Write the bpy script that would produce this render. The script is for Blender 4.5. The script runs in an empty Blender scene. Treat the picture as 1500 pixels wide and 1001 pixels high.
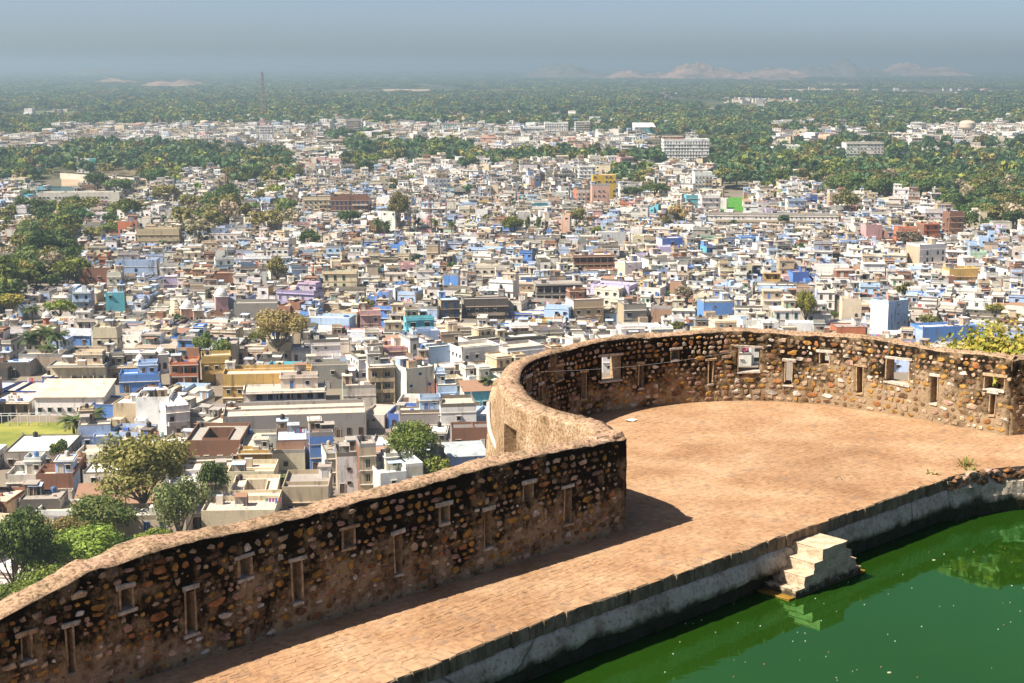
import bpy, bmesh, math, random
import numpy as np
from mathutils import Vector, Matrix, noise

# ------------------------------------------------------------------ camera
scene = bpy.context.scene
C = scene.collection
FPX, EYE_Y, CAM_H = 2200.0, 95.0, 9.3          # focal length in photo pixels, eye-level row, height over the court
PITCH = math.atan((500.5 - EYE_Y) / FPX)
cam_d = bpy.data.cameras.new('camera')
cam_d.sensor_width = 36.0
cam_d.lens = FPX * 36.0 / 1500.0
cam_d.clip_start = 0.5
cam_d.clip_end = 90000.0
cam = bpy.data.objects.new('camera', cam_d)
C.objects.link(cam)
cam.location = (0, 0, CAM_H)
cam.rotation_euler = (math.pi / 2 - PITCH, 0, 0)
scene.camera = cam

# ------------------------------------------------------------------ sky, sun, exposure
SUN_EL = math.radians(50)
SUN_AZ = math.atan2(-0.92, -0.39)              # compass style, from +Y towards +X
S_DIR = Vector((math.sin(SUN_AZ) * math.cos(SUN_EL), math.cos(SUN_AZ) * math.cos(SUN_EL), math.sin(SUN_EL)))
world = bpy.data.worlds.new('World')
scene.world = world
world.use_nodes = True
wn = world.node_tree.nodes
sky = wn.new('ShaderNodeTexSky')
sky.sky_type = 'NISHITA'
sky.sun_disc = False
sky.sun_elevation = SUN_EL
sky.sun_rotation = SUN_AZ % (2 * math.pi)
sky.altitude = 2050
sky.air_density = 0.62
sky.dust_density = 6.5
sky.ozone_density = 1.2
bgn = wn['Background']
bgn.inputs['Strength'].default_value = 0.067
world.node_tree.links.new(sky.outputs[0], bgn.inputs['Color'])
sun_d = bpy.data.lights.new('sun', 'SUN')
sun_d.energy = 5.0
sun_d.angle = math.radians(0.5)
sun_d.color = (1.0, 0.93, 0.82)
sun = bpy.data.objects.new('sun', sun_d)
C.objects.link(sun)
sun.rotation_euler = (-S_DIR).to_track_quat('-Z', 'Y').to_euler()
scene.view_settings.view_transform = 'Standard'
scene.view_settings.look = 'None'
scene.view_settings.gamma = 1.0
scene.view_settings.use_curve_mapping = False
scene.view_settings.exposure = 1.12
scene.render.engine = 'CYCLES'
cy = scene.cycles
cy.max_bounces = 5
cy.diffuse_bounces = 2
cy.glossy_bounces = 2
cy.transmission_bounces = 3
cy.transparent_max_bounces = 6
cy.volume_bounces = 0
cy.caustics_reflective = False
cy.caustics_refractive = False
cy.use_denoising = True

# ------------------------------------------------------------------ pixel helpers (photo is 1500 x 1001)
_c, _s = math.cos(PITCH), math.sin(PITCH)
def ray(px, py):
    u = (px - 750) / FPX; v = -(py - 500.5) / FPX
    return (u, _c + v * _s, -_s + v * _c)
def at_z(px, py, z=0.0):
    r = ray(px, py); t = (z - CAM_H) / r[2]
    return (r[0] * t, r[1] * t, z)
def project(x, y, z):
    dz = z - CAM_H
    d = y * _c - dz * _s
    v = y * _s + dz * _c
    return 750 + FPX * x / d, 500.5 - FPX * v / d
GZ = CAM_H - 90.0                               # level of the town and the plain
def ground_pt(px, py):
    return at_z(px, py, GZ)

# ------------------------------------------------------------------ object helpers
def tag(o, label=None, cat=None, group=None, kind=None):
    if label: o['label'] = label
    if cat: o['category'] = cat
    if group: o['group'] = group
    if kind: o['kind'] = kind
    return o
def link(name, data, parent=None, mw=None):
    o = bpy.data.objects.new(name, data)
    C.objects.link(o)
    if parent is not None: o.parent = parent
    if mw is not None: o.matrix_local = mw
    return o
def empty(name, loc=(0, 0, 0), rz=0.0):
    o = bpy.data.objects.new(name, None)
    C.objects.link(o)
    o.empty_display_size = 0.5
    o.location = loc
    o.rotation_euler = (0, 0, rz)
    return o

class MB:
    """collects faces; one colour and one material slot for each face"""
    def __init__(self):
        self.v = []; self.f = []; self.c = []; self.m = []
    def face(self, pts, col=(1, 1, 1), m=0):
        n = len(self.v)
        self.v.extend(pts)
        self.f.append(tuple(range(n, n + len(pts))))
        self.c.append(col); self.m.append(m)
    def box(self, x0, x1, y0, y1, z0, z1, col, top=None, m=0, left=None, right=None, bottom=False, skew=None):
        """axis-aligned box; col = front/back colour"""
        n = len(self.v)
        self.v.extend(((x0, y0, z0), (x1, y0, z0), (x1, y1, z0), (x0, y1, z0),
                       (x0, y0, z1), (x1, y0, z1), (x1, y1, z1), (x0, y1, z1)))
        self.f.extend(((n, n + 1, n + 5, n + 4), (n + 1, n + 2, n + 6, n + 5), (n + 2, n + 3, n + 7, n + 6),
                       (n + 3, n, n + 4, n + 7), (n + 4, n + 5, n + 6, n + 7)))
        self.c.extend((col, right or col, right or col, left or col, top or col))
        self.m.extend((m,) * 5)
        if bottom:
            self.f.append((n + 3, n + 2, n + 1, n)); self.c.append(col); self.m.append(m)
    def tube(self, cx, cy, z0, z1, r0, r1, n, col, m=0, cap=True):
        b = len(self.v)
        for k in range(n):
            a = 2 * math.pi * k / n
            self.v.append((cx + r0 * math.cos(a), cy + r0 * math.sin(a), z0))
            self.v.append((cx + r1 * math.cos(a), cy + r1 * math.sin(a), z1))
        for k in range(n):
            j = (k + 1) % n
            self.f.append((b + 2 * k, b + 2 * j, b + 2 * j + 1, b + 2 * k + 1)); self.c.append(col); self.m.append(m)
        if cap:
            self.f.append(tuple(b + 2 * k + 1 for k in range(n))); self.c.append(col); self.m.append(m)
    def lathe(self, cx, cy, z0, prof, n, col, m=0):
        """prof: list of (radius, height)"""
        for (r0, h0), (r1, h1) in zip(prof, prof[1:]):
            self.tube(cx, cy, z0 + h0, z0 + h1, max(r0, .004), max(r1, .004), n, col, m, cap=False)
    def add(self, other, mat):
        n = len(self.v)
        self.v.extend(tuple(mat @ Vector(p)) for p in other.v)
        self.f.extend(tuple(i + n for i in f) for f in other.f)
        self.c.extend(other.c); self.m.extend(other.m)
    def mesh(self, name, mats, smooth=False):
        me = bpy.data.meshes.new(name)
        me.from_pydata(self.v, [], self.f)
        for mt in mats: me.materials.append(mt)
        at = me.attributes.new('Col', 'FLOAT_COLOR', 'FACE')
        buf = np.ones((len(self.f), 4), dtype=np.float32)
        if self.c: buf[:, :3] = np.array(self.c, dtype=np.float32)[:, :3]
        at.data.foreach_set('color', buf.ravel())
        if len(mats) > 1: me.polygons.foreach_set('material_index', np.array(self.m, dtype=np.int32))
        if smooth: me.polygons.foreach_set('use_smooth', np.ones(len(self.f), dtype=bool))
        me.update()
        return me
    def obj(self, name, mats, parent=None, smooth=False):
        return link(name, self.mesh(name, mats, smooth), parent)

# ------------------------------------------------------------------ materials
def new_mat(name, rough=0.9, spec=0.2):
    m = bpy.data.materials.new(name)
    m.use_nodes = True
    b = m.node_tree.nodes['Principled BSDF']
    b.inputs['Roughness'].default_value = rough
    b.inputs['Specular IOR Level'].default_value = spec
    return m, m.node_tree.nodes, m.node_tree.links, b
def N(nodes, kind, **kw):
    n = nodes.new(kind)
    for k, v in kw.items():
        if k in n.inputs: n.inputs[k].default_value = v
        else: setattr(n, k, v)
    return n
def ramp(nodes, links, src, stops, interp='LINEAR'):
    r = nodes.new('ShaderNodeValToRGB')
    r.color_ramp.interpolation = interp
    e = r.color_ramp.elements
    while len(e) < len(stops): e.new(0.5)
    for k, (p, col) in enumerate(stops):
        e[k].position = p
        e[k].color = (*col, 1) if len(col) == 3 else col
    links.new(src, r.inputs[0])
    return r.outputs[0]
def pos_noise(nodes, links, scale, detail=4, rough=0.55, stretch=None, obj=False, dist=0.0):
    if obj:
        g = nodes.new('ShaderNodeTexCoord').outputs['Object']
    else:
        g = nodes.new('ShaderNodeNewGeometry').outputs['Position']
    if stretch:
        vm = nodes.new('ShaderNodeVectorMath'); vm.operation = 'MULTIPLY'
        links.new(g, vm.inputs[0]); vm.inputs[1].default_value = stretch
        g = vm.outputs[0]
    n = N(nodes, 'ShaderNodeTexNoise', Scale=scale, Detail=detail, Roughness=rough, Distortion=dist)
    links.new(g, n.inputs['Vector'])
    return n.outputs['Fac']
def mix(nodes, links, fac, a, b, blend='MIX'):
    n = nodes.new('ShaderNodeMix'); n.data_type = 'RGBA'; n.blend_type = blend
    for s, v in ((0, fac), (6, a), (7, b)):
        if isinstance(v, bpy.types.NodeSocket): links.new(v, n.inputs[s])
        elif isinstance(v, (int, float)): n.inputs[s].default_value = v
        else: n.inputs[s].default_value = (*v, 1)
    return n.outputs[2]
def math_n(nodes, links, op, a, b=None, clamp=False):
    n = nodes.new('ShaderNodeMath'); n.operation = op; n.use_clamp = clamp
    for k, v in enumerate((a, b)):
        if v is None: continue
        if isinstance(v, bpy.types.NodeSocket): links.new(v, n.inputs[k])
        else: n.inputs[k].default_value = v
    return n.outputs[0]
def bump(nodes, links, b, h, strength=0.4, dist=0.02):
    n = N(nodes, 'ShaderNodeBump', Strength=strength, Distance=dist)
    links.new(h, n.inputs['Height']); links.new(n.outputs[0], b.inputs['Normal'])
def pos_xyz(nodes, links):
    g = nodes.new('ShaderNodeNewGeometry'); s = nodes.new('ShaderNodeSeparateXYZ')
    links.new(g.outputs['Position'], s.inputs[0]); return s.outputs
def maprange(nodes, links, v, a, b, c, d):
    n = nodes.new('ShaderNodeMapRange')
    links.new(v, n.inputs[0])
    for k, x in zip((1, 2, 3, 4), (a, b, c, d)): n.inputs[k].default_value = x
    return n.outputs[0]

def mat_mortar():
    m, n, l, b = new_mat('lichen_mortar', 0.95, 0.1)
    x, y, z = pos_xyz(n, l)
    big = pos_noise(n, l, 0.75, 4, 0.6)
    fine = pos_noise(n, l, 9, 6, 0.7)
    vf = pos_noise(n, l, 45, 3, 0.6)
    f = math_n(n, l, 'ADD', math_n(n, l, 'MULTIPLY', big, 1.5), math_n(n, l, 'MULTIPLY', fine, 0.75))
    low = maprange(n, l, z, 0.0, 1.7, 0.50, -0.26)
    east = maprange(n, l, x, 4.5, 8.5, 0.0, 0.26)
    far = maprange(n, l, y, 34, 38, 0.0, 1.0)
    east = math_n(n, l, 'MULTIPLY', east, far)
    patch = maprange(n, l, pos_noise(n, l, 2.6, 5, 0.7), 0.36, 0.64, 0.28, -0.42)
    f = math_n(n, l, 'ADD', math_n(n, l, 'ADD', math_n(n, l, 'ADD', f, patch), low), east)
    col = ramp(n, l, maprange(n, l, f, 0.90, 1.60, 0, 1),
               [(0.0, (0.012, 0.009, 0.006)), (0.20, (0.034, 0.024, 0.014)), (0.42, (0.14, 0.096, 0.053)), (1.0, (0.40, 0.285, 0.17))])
    col = mix(n, l, math_n(n, l, 'MULTIPLY', vf, 0.5), col, (0.02, 0.015, 0.01))
    l.new(col, b.inputs['Base Color'])
    bump(n, l, b, math_n(n, l, 'ADD', fine, math_n(n, l, 'MULTIPLY', vf, 0.5)), 0.9, 0.03)
    return m
def mat_plaster_old():
    """sunlit lime plaster of the outside and the wall tops"""
    m, n, l, b = new_mat('weathered_lime_plaster', 0.95, 0.1)
    a = pos_noise(n, l, 2.2, 5, 0.65)
    st = pos_noise(n, l, 2.6, 4, 0.6, (1, 1, 0.12))
    fine = pos_noise(n, l, 16, 5, 0.7)
    v = math_n(n, l, 'ADD', math_n(n, l, 'MULTIPLY', a, 0.55), math_n(n, l, 'MULTIPLY', st, 0.45))
    col = ramp(n, l, v, [(0.30, (0.10, 0.066, 0.035)), (0.44, (0.33, 0.215, 0.12)), (0.56, (0.46, 0.325, 0.20)), (0.72, (0.56, 0.44, 0.30))])
    dk = ramp(n, l, fine, [(0.40, (0.35, 0.3, 0.26)), (0.56, (1, 1, 1))])
    l.new(mix(n, l, 0.8, col, dk, 'MULTIPLY'), b.inputs['Base Color'])
    bump(n, l, b, fine, 0.8, 0.03)
    return m
def mat_walltop():
    m, n, l, b = new_mat('worn_wall_top', 0.95, 0.1)
    a = pos_noise(n, l, 1.8, 5, 0.65)
    fine = pos_noise(n, l, 14, 6, 0.72)
    col = ramp(n, l, a, [(0.30, (0.20, 0.135, 0.08)), (0.46, (0.40, 0.27, 0.165)), (0.60, (0.46, 0.29, 0.19)), (0.72, (0.54, 0.42, 0.29))])
    dk = ramp(n, l, fine, [(0.40, (0.14, 0.11, 0.09)), (0.54, (1, 1, 1))])
    l.new(mix(n, l, 0.75, col, dk, 'MULTIPLY'), b.inputs['Base Color'])
    bump(n, l, b, fine, 0.9, 0.04)
    return m
def mat_stone(name, c0, c1):
    m, n, l, b = new_mat(name, 0.88, 0.15)
    f = pos_noise(n, l, 11, 5, 0.65)
    oi = n.new('ShaderNodeObjectInfo')
    col = ramp(n, l, f, [(0.30, c0), (0.68, c1)])
    vf = pos_noise(n, l, 38, 3, 0.6)
    col = mix(n, l, maprange(n, l, vf, 0.5, 0.72, 0, 0.75), col, (0.035, 0.026, 0.02))
    k = maprange(n, l, pos_noise(n, l, 4.3, 2, 0.5), 0.34, 0.66, 0.5, 1.3)
    hs = n.new('ShaderNodeHueSaturation'); l.new(k, hs.inputs['Value']); l.new(col, hs.inputs['Color'])
    l.new(hs.outputs[0], b.inputs['Base Color'])
    bump(n, l, b, f, 0.6, 0.02)
    return m
def mat_paving(name, k=1.0, grey=0.0):
    m, n, l, b = new_mat(name, 0.9, 0.15)
    a = pos_noise(n, l, 0.6, 4, 0.6)
    f = pos_noise(n, l, 7, 6, 0.7)
    col = ramp(n, l, a, [(0.34, (0.33 * k, 0.185 * k, 0.096 * k)), (0.5, (0.40 * k, 0.238 * k, 0.13 * k)), (0.66, (0.46 * k, 0.30 * k, 0.175 * k))])
    st = pos_noise(n, l, 0.22, 6, 0.7, dist=0.6)
    col = mix(n, l, 0.9, col, ramp(n, l, st, [(0.32, (0.80, 0.77, 0.75)), (0.47, (0.98, 0.97, 0.96)), (0.62, (1.08, 1.10, 1.12))]), 'MULTIPLY')
    sp = pos_noise(n, l, 3.1, 4, 0.75)
    col = mix(n, l, maprange(n, l, sp, 0.60, 0.72, 0.0, 0.35), col, (0.16, 0.105, 0.07))
    dk = ramp(n, l, f, [(0.30, (0.50, 0.46, 0.44)), (0.48, (0.92, 0.92, 0.92)), (0.66, (1.12, 1.1, 1.08))])
    col = mix(n, l, 0.85, col, dk, 'MULTIPLY')
    if grey: col = mix(n, l, grey, col, (0.20, 0.155, 0.13))
    l.new(col, b.inputs['Base Color'])
    bump(n, l, b, f, 0.35, 0.012)
    return m
def mat_simple(name, c0, c1, scale=6, rough=0.9, bm=0.4, spec=0.15, stretch=None, dist=0.02):
    m, n, l, b = new_mat(name, rough, spec)
    f = pos_noise(n, l, scale, 5, 0.65, stretch)
    l.new(ramp(n, l, f, [(0.33, c0), (0.67, c1)]), b.inputs['Base Color'])
    if bm: bump(n, l, b, f, bm, dist)
    return m
def mat_concrete():
    m, n, l, b = new_mat('pond_concrete', 0.95, 0.1)
    a = pos_noise(n, l, 1.6, 5, 0.65)
    f = pos_noise(n, l, 12, 6, 0.7)
    x, y, z = pos_xyz(n, l)
    col = ramp(n, l, a, [(0.3, (0.28, 0.215, 0.15)), (0.5, (0.54, 0.45, 0.34)), (0.7, (0.66, 0.58, 0.47))])
    dk = ramp(n, l, f, [(0.34, (0.28, 0.26, 0.24)), (0.5, (1, 1, 1))])
    col = mix(n, l, 0.7, col, dk, 'MULTIPLY')
    vo = n.new('ShaderNodeTexVoronoi'); vo.feature = 'DISTANCE_TO_EDGE'; vo.inputs['Scale'].default_value = 0.16
    g = n.new('ShaderNodeNewGeometry'); l.new(g.outputs['Position'], vo.inputs['Vector'])
    crack = maprange(n, l, vo.outputs['Distance'], 0.0, 0.006, 0.75, 0.0)
    col = mix(n, l, crack, col, (0.05, 0.045, 0.04))
    zz = math_n(n, l, 'ADD', z, math_n(n, l, 'MULTIPLY', math_n(n, l, 'SUBTRACT', a, 0.5), 0.5))
    col = mix(n, l, maprange(n, l, zz, -0.72, -0.58, 0.9, 0.0), col, (0.03, 0.03, 0.018))
    l.new(col, b.inputs['Base Color'])
    bump(n, l, b, f, 0.9, 0.04)
    return m
def mat_water():
    """algae-green water: murky body plus a green-tinted mirror"""
    m, n, l, b = new_mat('green_pond_water', 0.6, 0.0)
    a = pos_noise(n, l, 0.12, 4, 0.6)
    l.new(ramp(n, l, a, [(0.3, (0.011, 0.036, 0.002)), (0.7, (0.016, 0.050, 0.005))]), b.inputs['Base Color'])
    g = n.new('ShaderNodeBsdfGlossy'); g.inputs['Roughness'].default_value = 0.025; g.inputs['Color'].default_value = (0.33, 0.98, 0.42, 1)
    f = pos_noise(n, l, 2.4, 3, 0.5, (1, 2.0, 1)); f2 = pos_noise(n, l, 0.35, 2, 0.5)
    bn = N(n, 'ShaderNodeBump', Strength=0.09, Distance=0.05)
    l.new(math_n(n, l, 'MULTIPLY', f, maprange(n, l, f2, 0.4, 0.62, 0.1, 1.0)), bn.inputs['Height']); l.new(bn.outputs[0], g.inputs['Normal'])
    fr = N(n, 'ShaderNodeFresnel', IOR=1.45)
    mx = n.new('ShaderNodeMixShader'); l.new(math_n(n, l, 'ADD', math_n(n, l, 'MULTIPLY', fr.outputs[0], 1.1), 0.12, True), mx.inputs[0])
    l.new(b.outputs[0], mx.inputs[1]); l.new(g.outputs[0], mx.inputs[2]); l.new(mx.outputs[0], n['Material Output'].inputs['Surface'])
    return m
def mat_step():
    m, n, l, b = new_mat('lime_step', 0.9, 0.12)
    a = pos_noise(n, l, 5, 5, 0.65); f = pos_noise(n, l, 20, 4, 0.65); x, y, z = pos_xyz(n, l)
    col = ramp(n, l, a, [(0.3, (0.36, 0.265, 0.17)), (0.5, (0.48, 0.37, 0.25)), (0.7, (0.60, 0.485, 0.345))])
    col = mix(n, l, 0.6, col, ramp(n, l, f, [(0.32, (0.62, 0.57, 0.52)), (0.46, (1, 1, 1))]), 'MULTIPLY')
    zz = math_n(n, l, 'ADD', z, math_n(n, l, 'MULTIPLY', math_n(n, l, 'SUBTRACT', a, 0.5), 0.6))
    col = mix(n, l, maprange(n, l, zz, -0.97, -0.84, 0.92, 0.0), col, (0.03, 0.026, 0.012))
    l.new(col, b.inputs['Base Color']); bump(n, l, b, f, 0.7, 0.02)
    return m
def mat_paint(name='painted_masonry', rough=0.92):
    """face colours with damp streaks and dust"""
    m, n, l, b = new_mat(name, rough, 0.12)
    at = n.new('ShaderNodeAttribute'); at.attribute_name = 'Col'
    st = pos_noise(n, l, 0.9, 5, 0.7, (1, 1, 0.22))
    bl = pos_noise(n, l, 0.28, 4, 0.6)
    v = math_n(n, l, 'ADD', math_n(n, l, 'MULTIPLY', st, 0.6), math_n(n, l, 'MULTIPLY', bl, 0.4))
    fac = maprange(n, l, v, 0.50, 0.74, 0.0, 0.55)
    col = mix(n, l, fac, at.outputs['Color'], (0.15, 0.125, 0.10))
    mo = pos_noise(n, l, 0.55, 5, 0.72, (1, 1, 0.16))
    col = mix(n, l, maprange(n, l, mo, 0.555, 0.68, 0.0, 0.62), col, (0.045, 0.038, 0.032))
    f2 = pos_noise(n, l, 3.5, 3, 0.6)
    col = mix(n, l, maprange(n, l, f2, 0.35, 0.65, 0.22, 0.0), col, (0.25, 0.2, 0.16))
    l.new(col, b.inputs['Base Color'])
    return m
def mat_leaf(name, hue=0.014):
    m, n, l, b = new_mat(name, 0.6, 0.2)
    at = n.new('ShaderNodeAttribute'); at.attribute_name = 'Col'
    oi = n.new('ShaderNodeObjectInfo')
    hs = n.new('ShaderNodeHueSaturation')
    l.new(maprange(n, l, oi.outputs['Random'], 0, 1, 0.5 - hue, 0.5 + hue), hs.inputs['Hue'])
    wv = math_n(n, l, 'FRACT', math_n(n, l, 'MULTIPLY', oi.outputs['Random'], 7.31))
    l.new(maprange(n, l, wv, 0, 1, 0.72, 1.25), hs.inputs['Value'])
    l.new(at.outputs['Color'], hs.inputs['Color'])
    l.new(hs.outputs[0], b.inputs['Base Color'])
    tr = n.new('ShaderNodeBsdfTranslucent'); l.new(hs.outputs[0], tr.inputs['Color'])
    mx = n.new('ShaderNodeMixShader'); mx.inputs[0].default_value = 0.3
    l.new(b.outputs[0], mx.inputs[1]); l.new(tr.outputs[0], mx.inputs[2])
    l.new(mx.outputs[0], n['Material Output'].inputs['Surface'])
    return m

M = {}
M['mortar'] = mat_mortar()
M['plaster'] = mat_plaster_old()
M['walltop'] = mat_walltop()
STONE_COLS = [('ochre_stone', (0.24, 0.12, 0.032), (0.50, 0.27, 0.07)), ('pink_stone', (0.26, 0.145, 0.105), (0.50, 0.31, 0.23)),
              ('beige_stone', (0.30, 0.20, 0.125), (0.52, 0.38, 0.25)), ('brown_stone', (0.10, 0.055, 0.03), (0.24, 0.135, 0.07)),
              ('pale_stone', (0.42, 0.35, 0.28), (0.68, 0.60, 0.50)), ('rust_stone', (0.24, 0.095, 0.035), (0.42, 0.185, 0.07))]
STONES = [mat_stone(*a) for a in STONE_COLS]
M['dressed'] = mat_simple('dressed_sandstone', (0.20, 0.13, 0.07), (0.52, 0.37, 0.225), 13, bm=.8)
M['lintel'] = mat_simple('pale_lintel_stone', (0.26, 0.215, 0.165), (0.62, 0.545, 0.45), 12, bm=.8)
M['floor'] = mat_paving('paved_court_bed', 0.86)
PAVE = [mat_paving('paving_tan', 0.93), mat_paving('paving_warm', 0.97), mat_paving('paving_dull', 0.9, 0.05), mat_paving('paving_grey', 0.82, 0.3)]
M['coping'] = mat_simple('dark_coping_stone', (0.08, 0.056, 0.035), (0.30, 0.215, 0.14), 5, stretch=(1, 1, 0.4))
M['copetop'] = PAVE[1]
M['concrete'] = mat_concrete()
M['wetrock'] = mat_simple('algae_wet_rock', (0.006, 0.005, 0.003), (0.028, 0.020, 0.010), 4, 0.75, 0.9, 0.3, dist=0.08)
M['step'] = mat_step()
M['wetstep'] = mat_simple('algae_wet_step', (0.16, 0.09, 0.012), (0.30, 0.17, 0.03), 9, 0.5)
M['water'] = mat_water()
M['paint'] = mat_paint()
M['leaf'] = mat_leaf('leaf')
M['bark'] = mat_simple('bark', (0.10, 0.075, 0.05), (0.24, 0.19, 0.14), 3, stretch=(1, 1, 0.3))
m_, n_, l_, b_ = new_mat('dark_opening', 0.35, 0.4); b_.inputs['Base Color'].default_value = (0.02, 0.022, 0.026, 1); M['dark'] = m_
m_, n_, l_, b_ = new_mat('pipe_white', 0.5, 0.3); b_.inputs['Base Color'].default_value = (0.46, 0.40, 0.32, 1); M['pipe'] = m_
# ================================================================== THE FORT: court, walls, pond
rng = random.Random(7)
def catmull(pts, step=0.12):
    out = []
    P = [Vector(p) for p in pts]
    for i in range(len(P) - 1):
        p0 = P[max(i - 1, 0)]; p1 = P[i]; p2 = P[i + 1]; p3 = P[min(i + 2, len(P) - 1)]
        k = max(1, int((p2 - p1).length / step))
        for j in range(k):
            t = j / k
            out.append(0.5 * ((2 * p1) + (p2 - p0) * t + (2 * p0 - 5 * p1 + 4 * p2 - p3) * t * t + (3 * p1 - p0 - 3 * p2 + p3) * t ** 3))
    out.append(P[-1])
    return out
class Path:
    def __init__(self, pts):
        self.p = pts
        self.s = [0.0]
        for a, b in zip(pts, pts[1:]): self.s.append(self.s[-1] + (b - a).length)
        self.L = self.s[-1]
    def seg(self, s):
        s = min(max(s, 0), self.L - 1e-6)
        lo, hi = 0, len(self.s) - 2
        while lo < hi:
            mid = (lo + hi + 1) // 2
            if self.s[mid] <= s: lo = mid
            else: hi = mid - 1
        return lo, (s - self.s[lo]) / (self.s[lo + 1] - self.s[lo])
    def pos(self, s):
        i, t = self.seg(s); return self.p[i].lerp(self.p[i + 1], t)
    def tan(self, s, w=0.06):
        d = self.pos(min(s + w, self.L)) - self.pos(max(s - w, 0)); return d.normalized()
    def hit(self, px, py, off=0.0):
        """(s, z) where the sight line of a photo pixel meets the wall face (moved off metres to its back)"""
        r = ray(px, py); best = None
        for i in range(len(self.p) - 1):
            a, b = self.p[i], self.p[i + 1]
            d = b - a
            den = r[0] * d.y - r[1] * d.x
            if abs(den) < 1e-9: continue
            u = (a.y * r[0] - a.x * r[1]) / -den
            t = (a.x * d.y - a.y * d.x) / den
            if -0.001 <= u <= 1.001 and t > 0:
                s = self.s[i] + u * d.length
                if best is None or t > best[2]: best = (s, CAM_H + r[2] * t, t)
        return best

def wall(name, path, front_sign, top_fn, thick_fn, openings, z_low, mats, step=0.11, batter=0.0, rough=0.018, back_mat=1):
    """a thick rubble wall along a path with real openings right through it; front_sign: +1 = front on the right of travel"""
    ss = [0.0]
    while ss[-1] < path.L - step * 0.5: ss.append(ss[-1] + step)
    ss[-1] = path.L
    for o in openings: ss = [s for s in ss if min(abs(s - o[0]), abs(s - o[1])) > step * 0.35] + [o[0], o[1]]
    ss = sorted(set(round(s, 4) for s in ss))
    zc = max([o[3] for o in openings] + [1.2]) + 0.05
    zz = [0.0]
    while zz[-1] < zc - 0.07: zz.append(zz[-1] + 0.11)
    for o in openings: zz = [z for z in zz if min(abs(z - o[2]), abs(z - o[3])) > 0.03] + [o[2], o[3]]
    zz = sorted(set(round(z, 4) for z in zz + [zc]))
    zz = [-0.35] + zz
    nz = len(zz); NT = 4
    bm = bmesh.new()
    F, B, T = [], [], []
    for s in ss:
        p = path.pos(s); t = path.tan(s); n = Vector((t.y, -t.x)) * front_sign
        top = top_fn(s); th = thick_fn(s)
        edge_s = any(min(abs(s - o[0]), abs(s - o[1])) < 1e-3 for o in openings)
        colF, colB = [], []
        lev = zz + [zc + (top - zc) * (k + 1) / NT for k in range(NT)]
        for z in lev:
            q = Vector((p.x * 1.9, p.y * 1.9, z * 1.9))
            d = 0 if edge_s else rough * (noise.noise(q * 2.2) + 0.7 * noise.noise(q * 6))
            zt = z + ((0.022 * noise.noise(q * 2.1) + 0.026 * noise.noise(q * 5)) if z > zc + 0.2 else 0)
            colF.append(bm.verts.new((p.x + n.x * d, p.y + n.y * d, zt)))
            tt = th + batter * max(0, (top - z))
            d2 = 0.03 * noise.noise(q * 1.3 + Vector((9, 0, 0)))
            colB.append(bm.verts.new((p.x - n.x * (tt + d2), p.y - n.y * (tt + d2), zt)))
        # below the court level the outside goes on down to the rock
        low = bm.verts.new((p.x - n.x * (th + batter * (top - z_low)), p.y - n.y * (th + batter * (top - z_low)), z_low))
        col = []
        for k in range(1, 5):
            u = k / 5
            q = Vector((p.x * 3, p.y * 3, u * 2))
            bz = top + 0.05 * math.sin(math.pi * u) + 0.05 * noise.noise(q) + 0.04 * noise.noise(q * 3.3) + 0.03 * noise.noise(q * 7.7)
            col.append(bm.verts.new((p.x - n.x * th * u, p.y - n.y * th * u, bz)))
        F.append(colF); B.append((low, colB)); T.append(col)
    def hole(i, j):
        sm = (ss[i] + ss[i + 1]) / 2
        if j + 1 >= nz: return False
        zm = (zz[j] + zz[j + 1]) / 2
        return any(o[0] < sm < o[1] and o[2] < zm < o[3] for o in openings)
    def q(vs, mi):
        f = bm.faces.new(vs); f.material_index = mi; f.smooth = True
        return f
    rows = nz + NT
    for i in range(len(ss) - 1):
        for j in range(rows - 1):
            if hole(i, j):
                for (di, dj, a, b) in ((-1, 0, (i, j), (i, j + 1)), (1, 0, (i + 1, j), (i + 1, j + 1)), (0, -1, (i, j), (i + 1, j)), (0, 1, (i, j + 1), (i + 1, j + 1))):
                    if not (0 <= i + di < len(ss) - 1) or not hole(i + di, j + dj):
                        f = q((F[a[0]][a[1]], F[b[0]][b[1]], B[b[0]][1][b[1]], B[a[0]][1][a[1]]), 3); f.smooth = False
                continue
            q((F[i][j], F[i + 1][j], F[i + 1][j + 1], F[i][j + 1]), 0)
            q((B[i + 1][1][j], B[i][1][j], B[i][1][j + 1], B[i + 1][1][j + 1]), back_mat)
        q((B[i + 1][0], B[i][0], B[i][1][0], B[i + 1][1][0]), back_mat)
        a = [F[i][-1]] + T[i] + [B[i][1][-1]]; b = [F[i + 1][-1]] + T[i + 1] + [B[i + 1][1][-1]]
        for k in range(5): q((a[k], b[k], b[k + 1], a[k + 1]), 2)
    for e in (0, len(ss) - 1):
        for j in range(rows - 1): q((F[e][j], B[e][1][j], B[e][1][j + 1], F[e][j + 1]), 2 if j >= nz - 1 else 0)
    bmesh.ops.recalc_face_normals(bm, faces=bm.faces)
    me = bpy.data.meshes.new(name); bm.to_mesh(me); bm.free()
    for m in mats: me.materials.append(m)
    return link(name, me)

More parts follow.
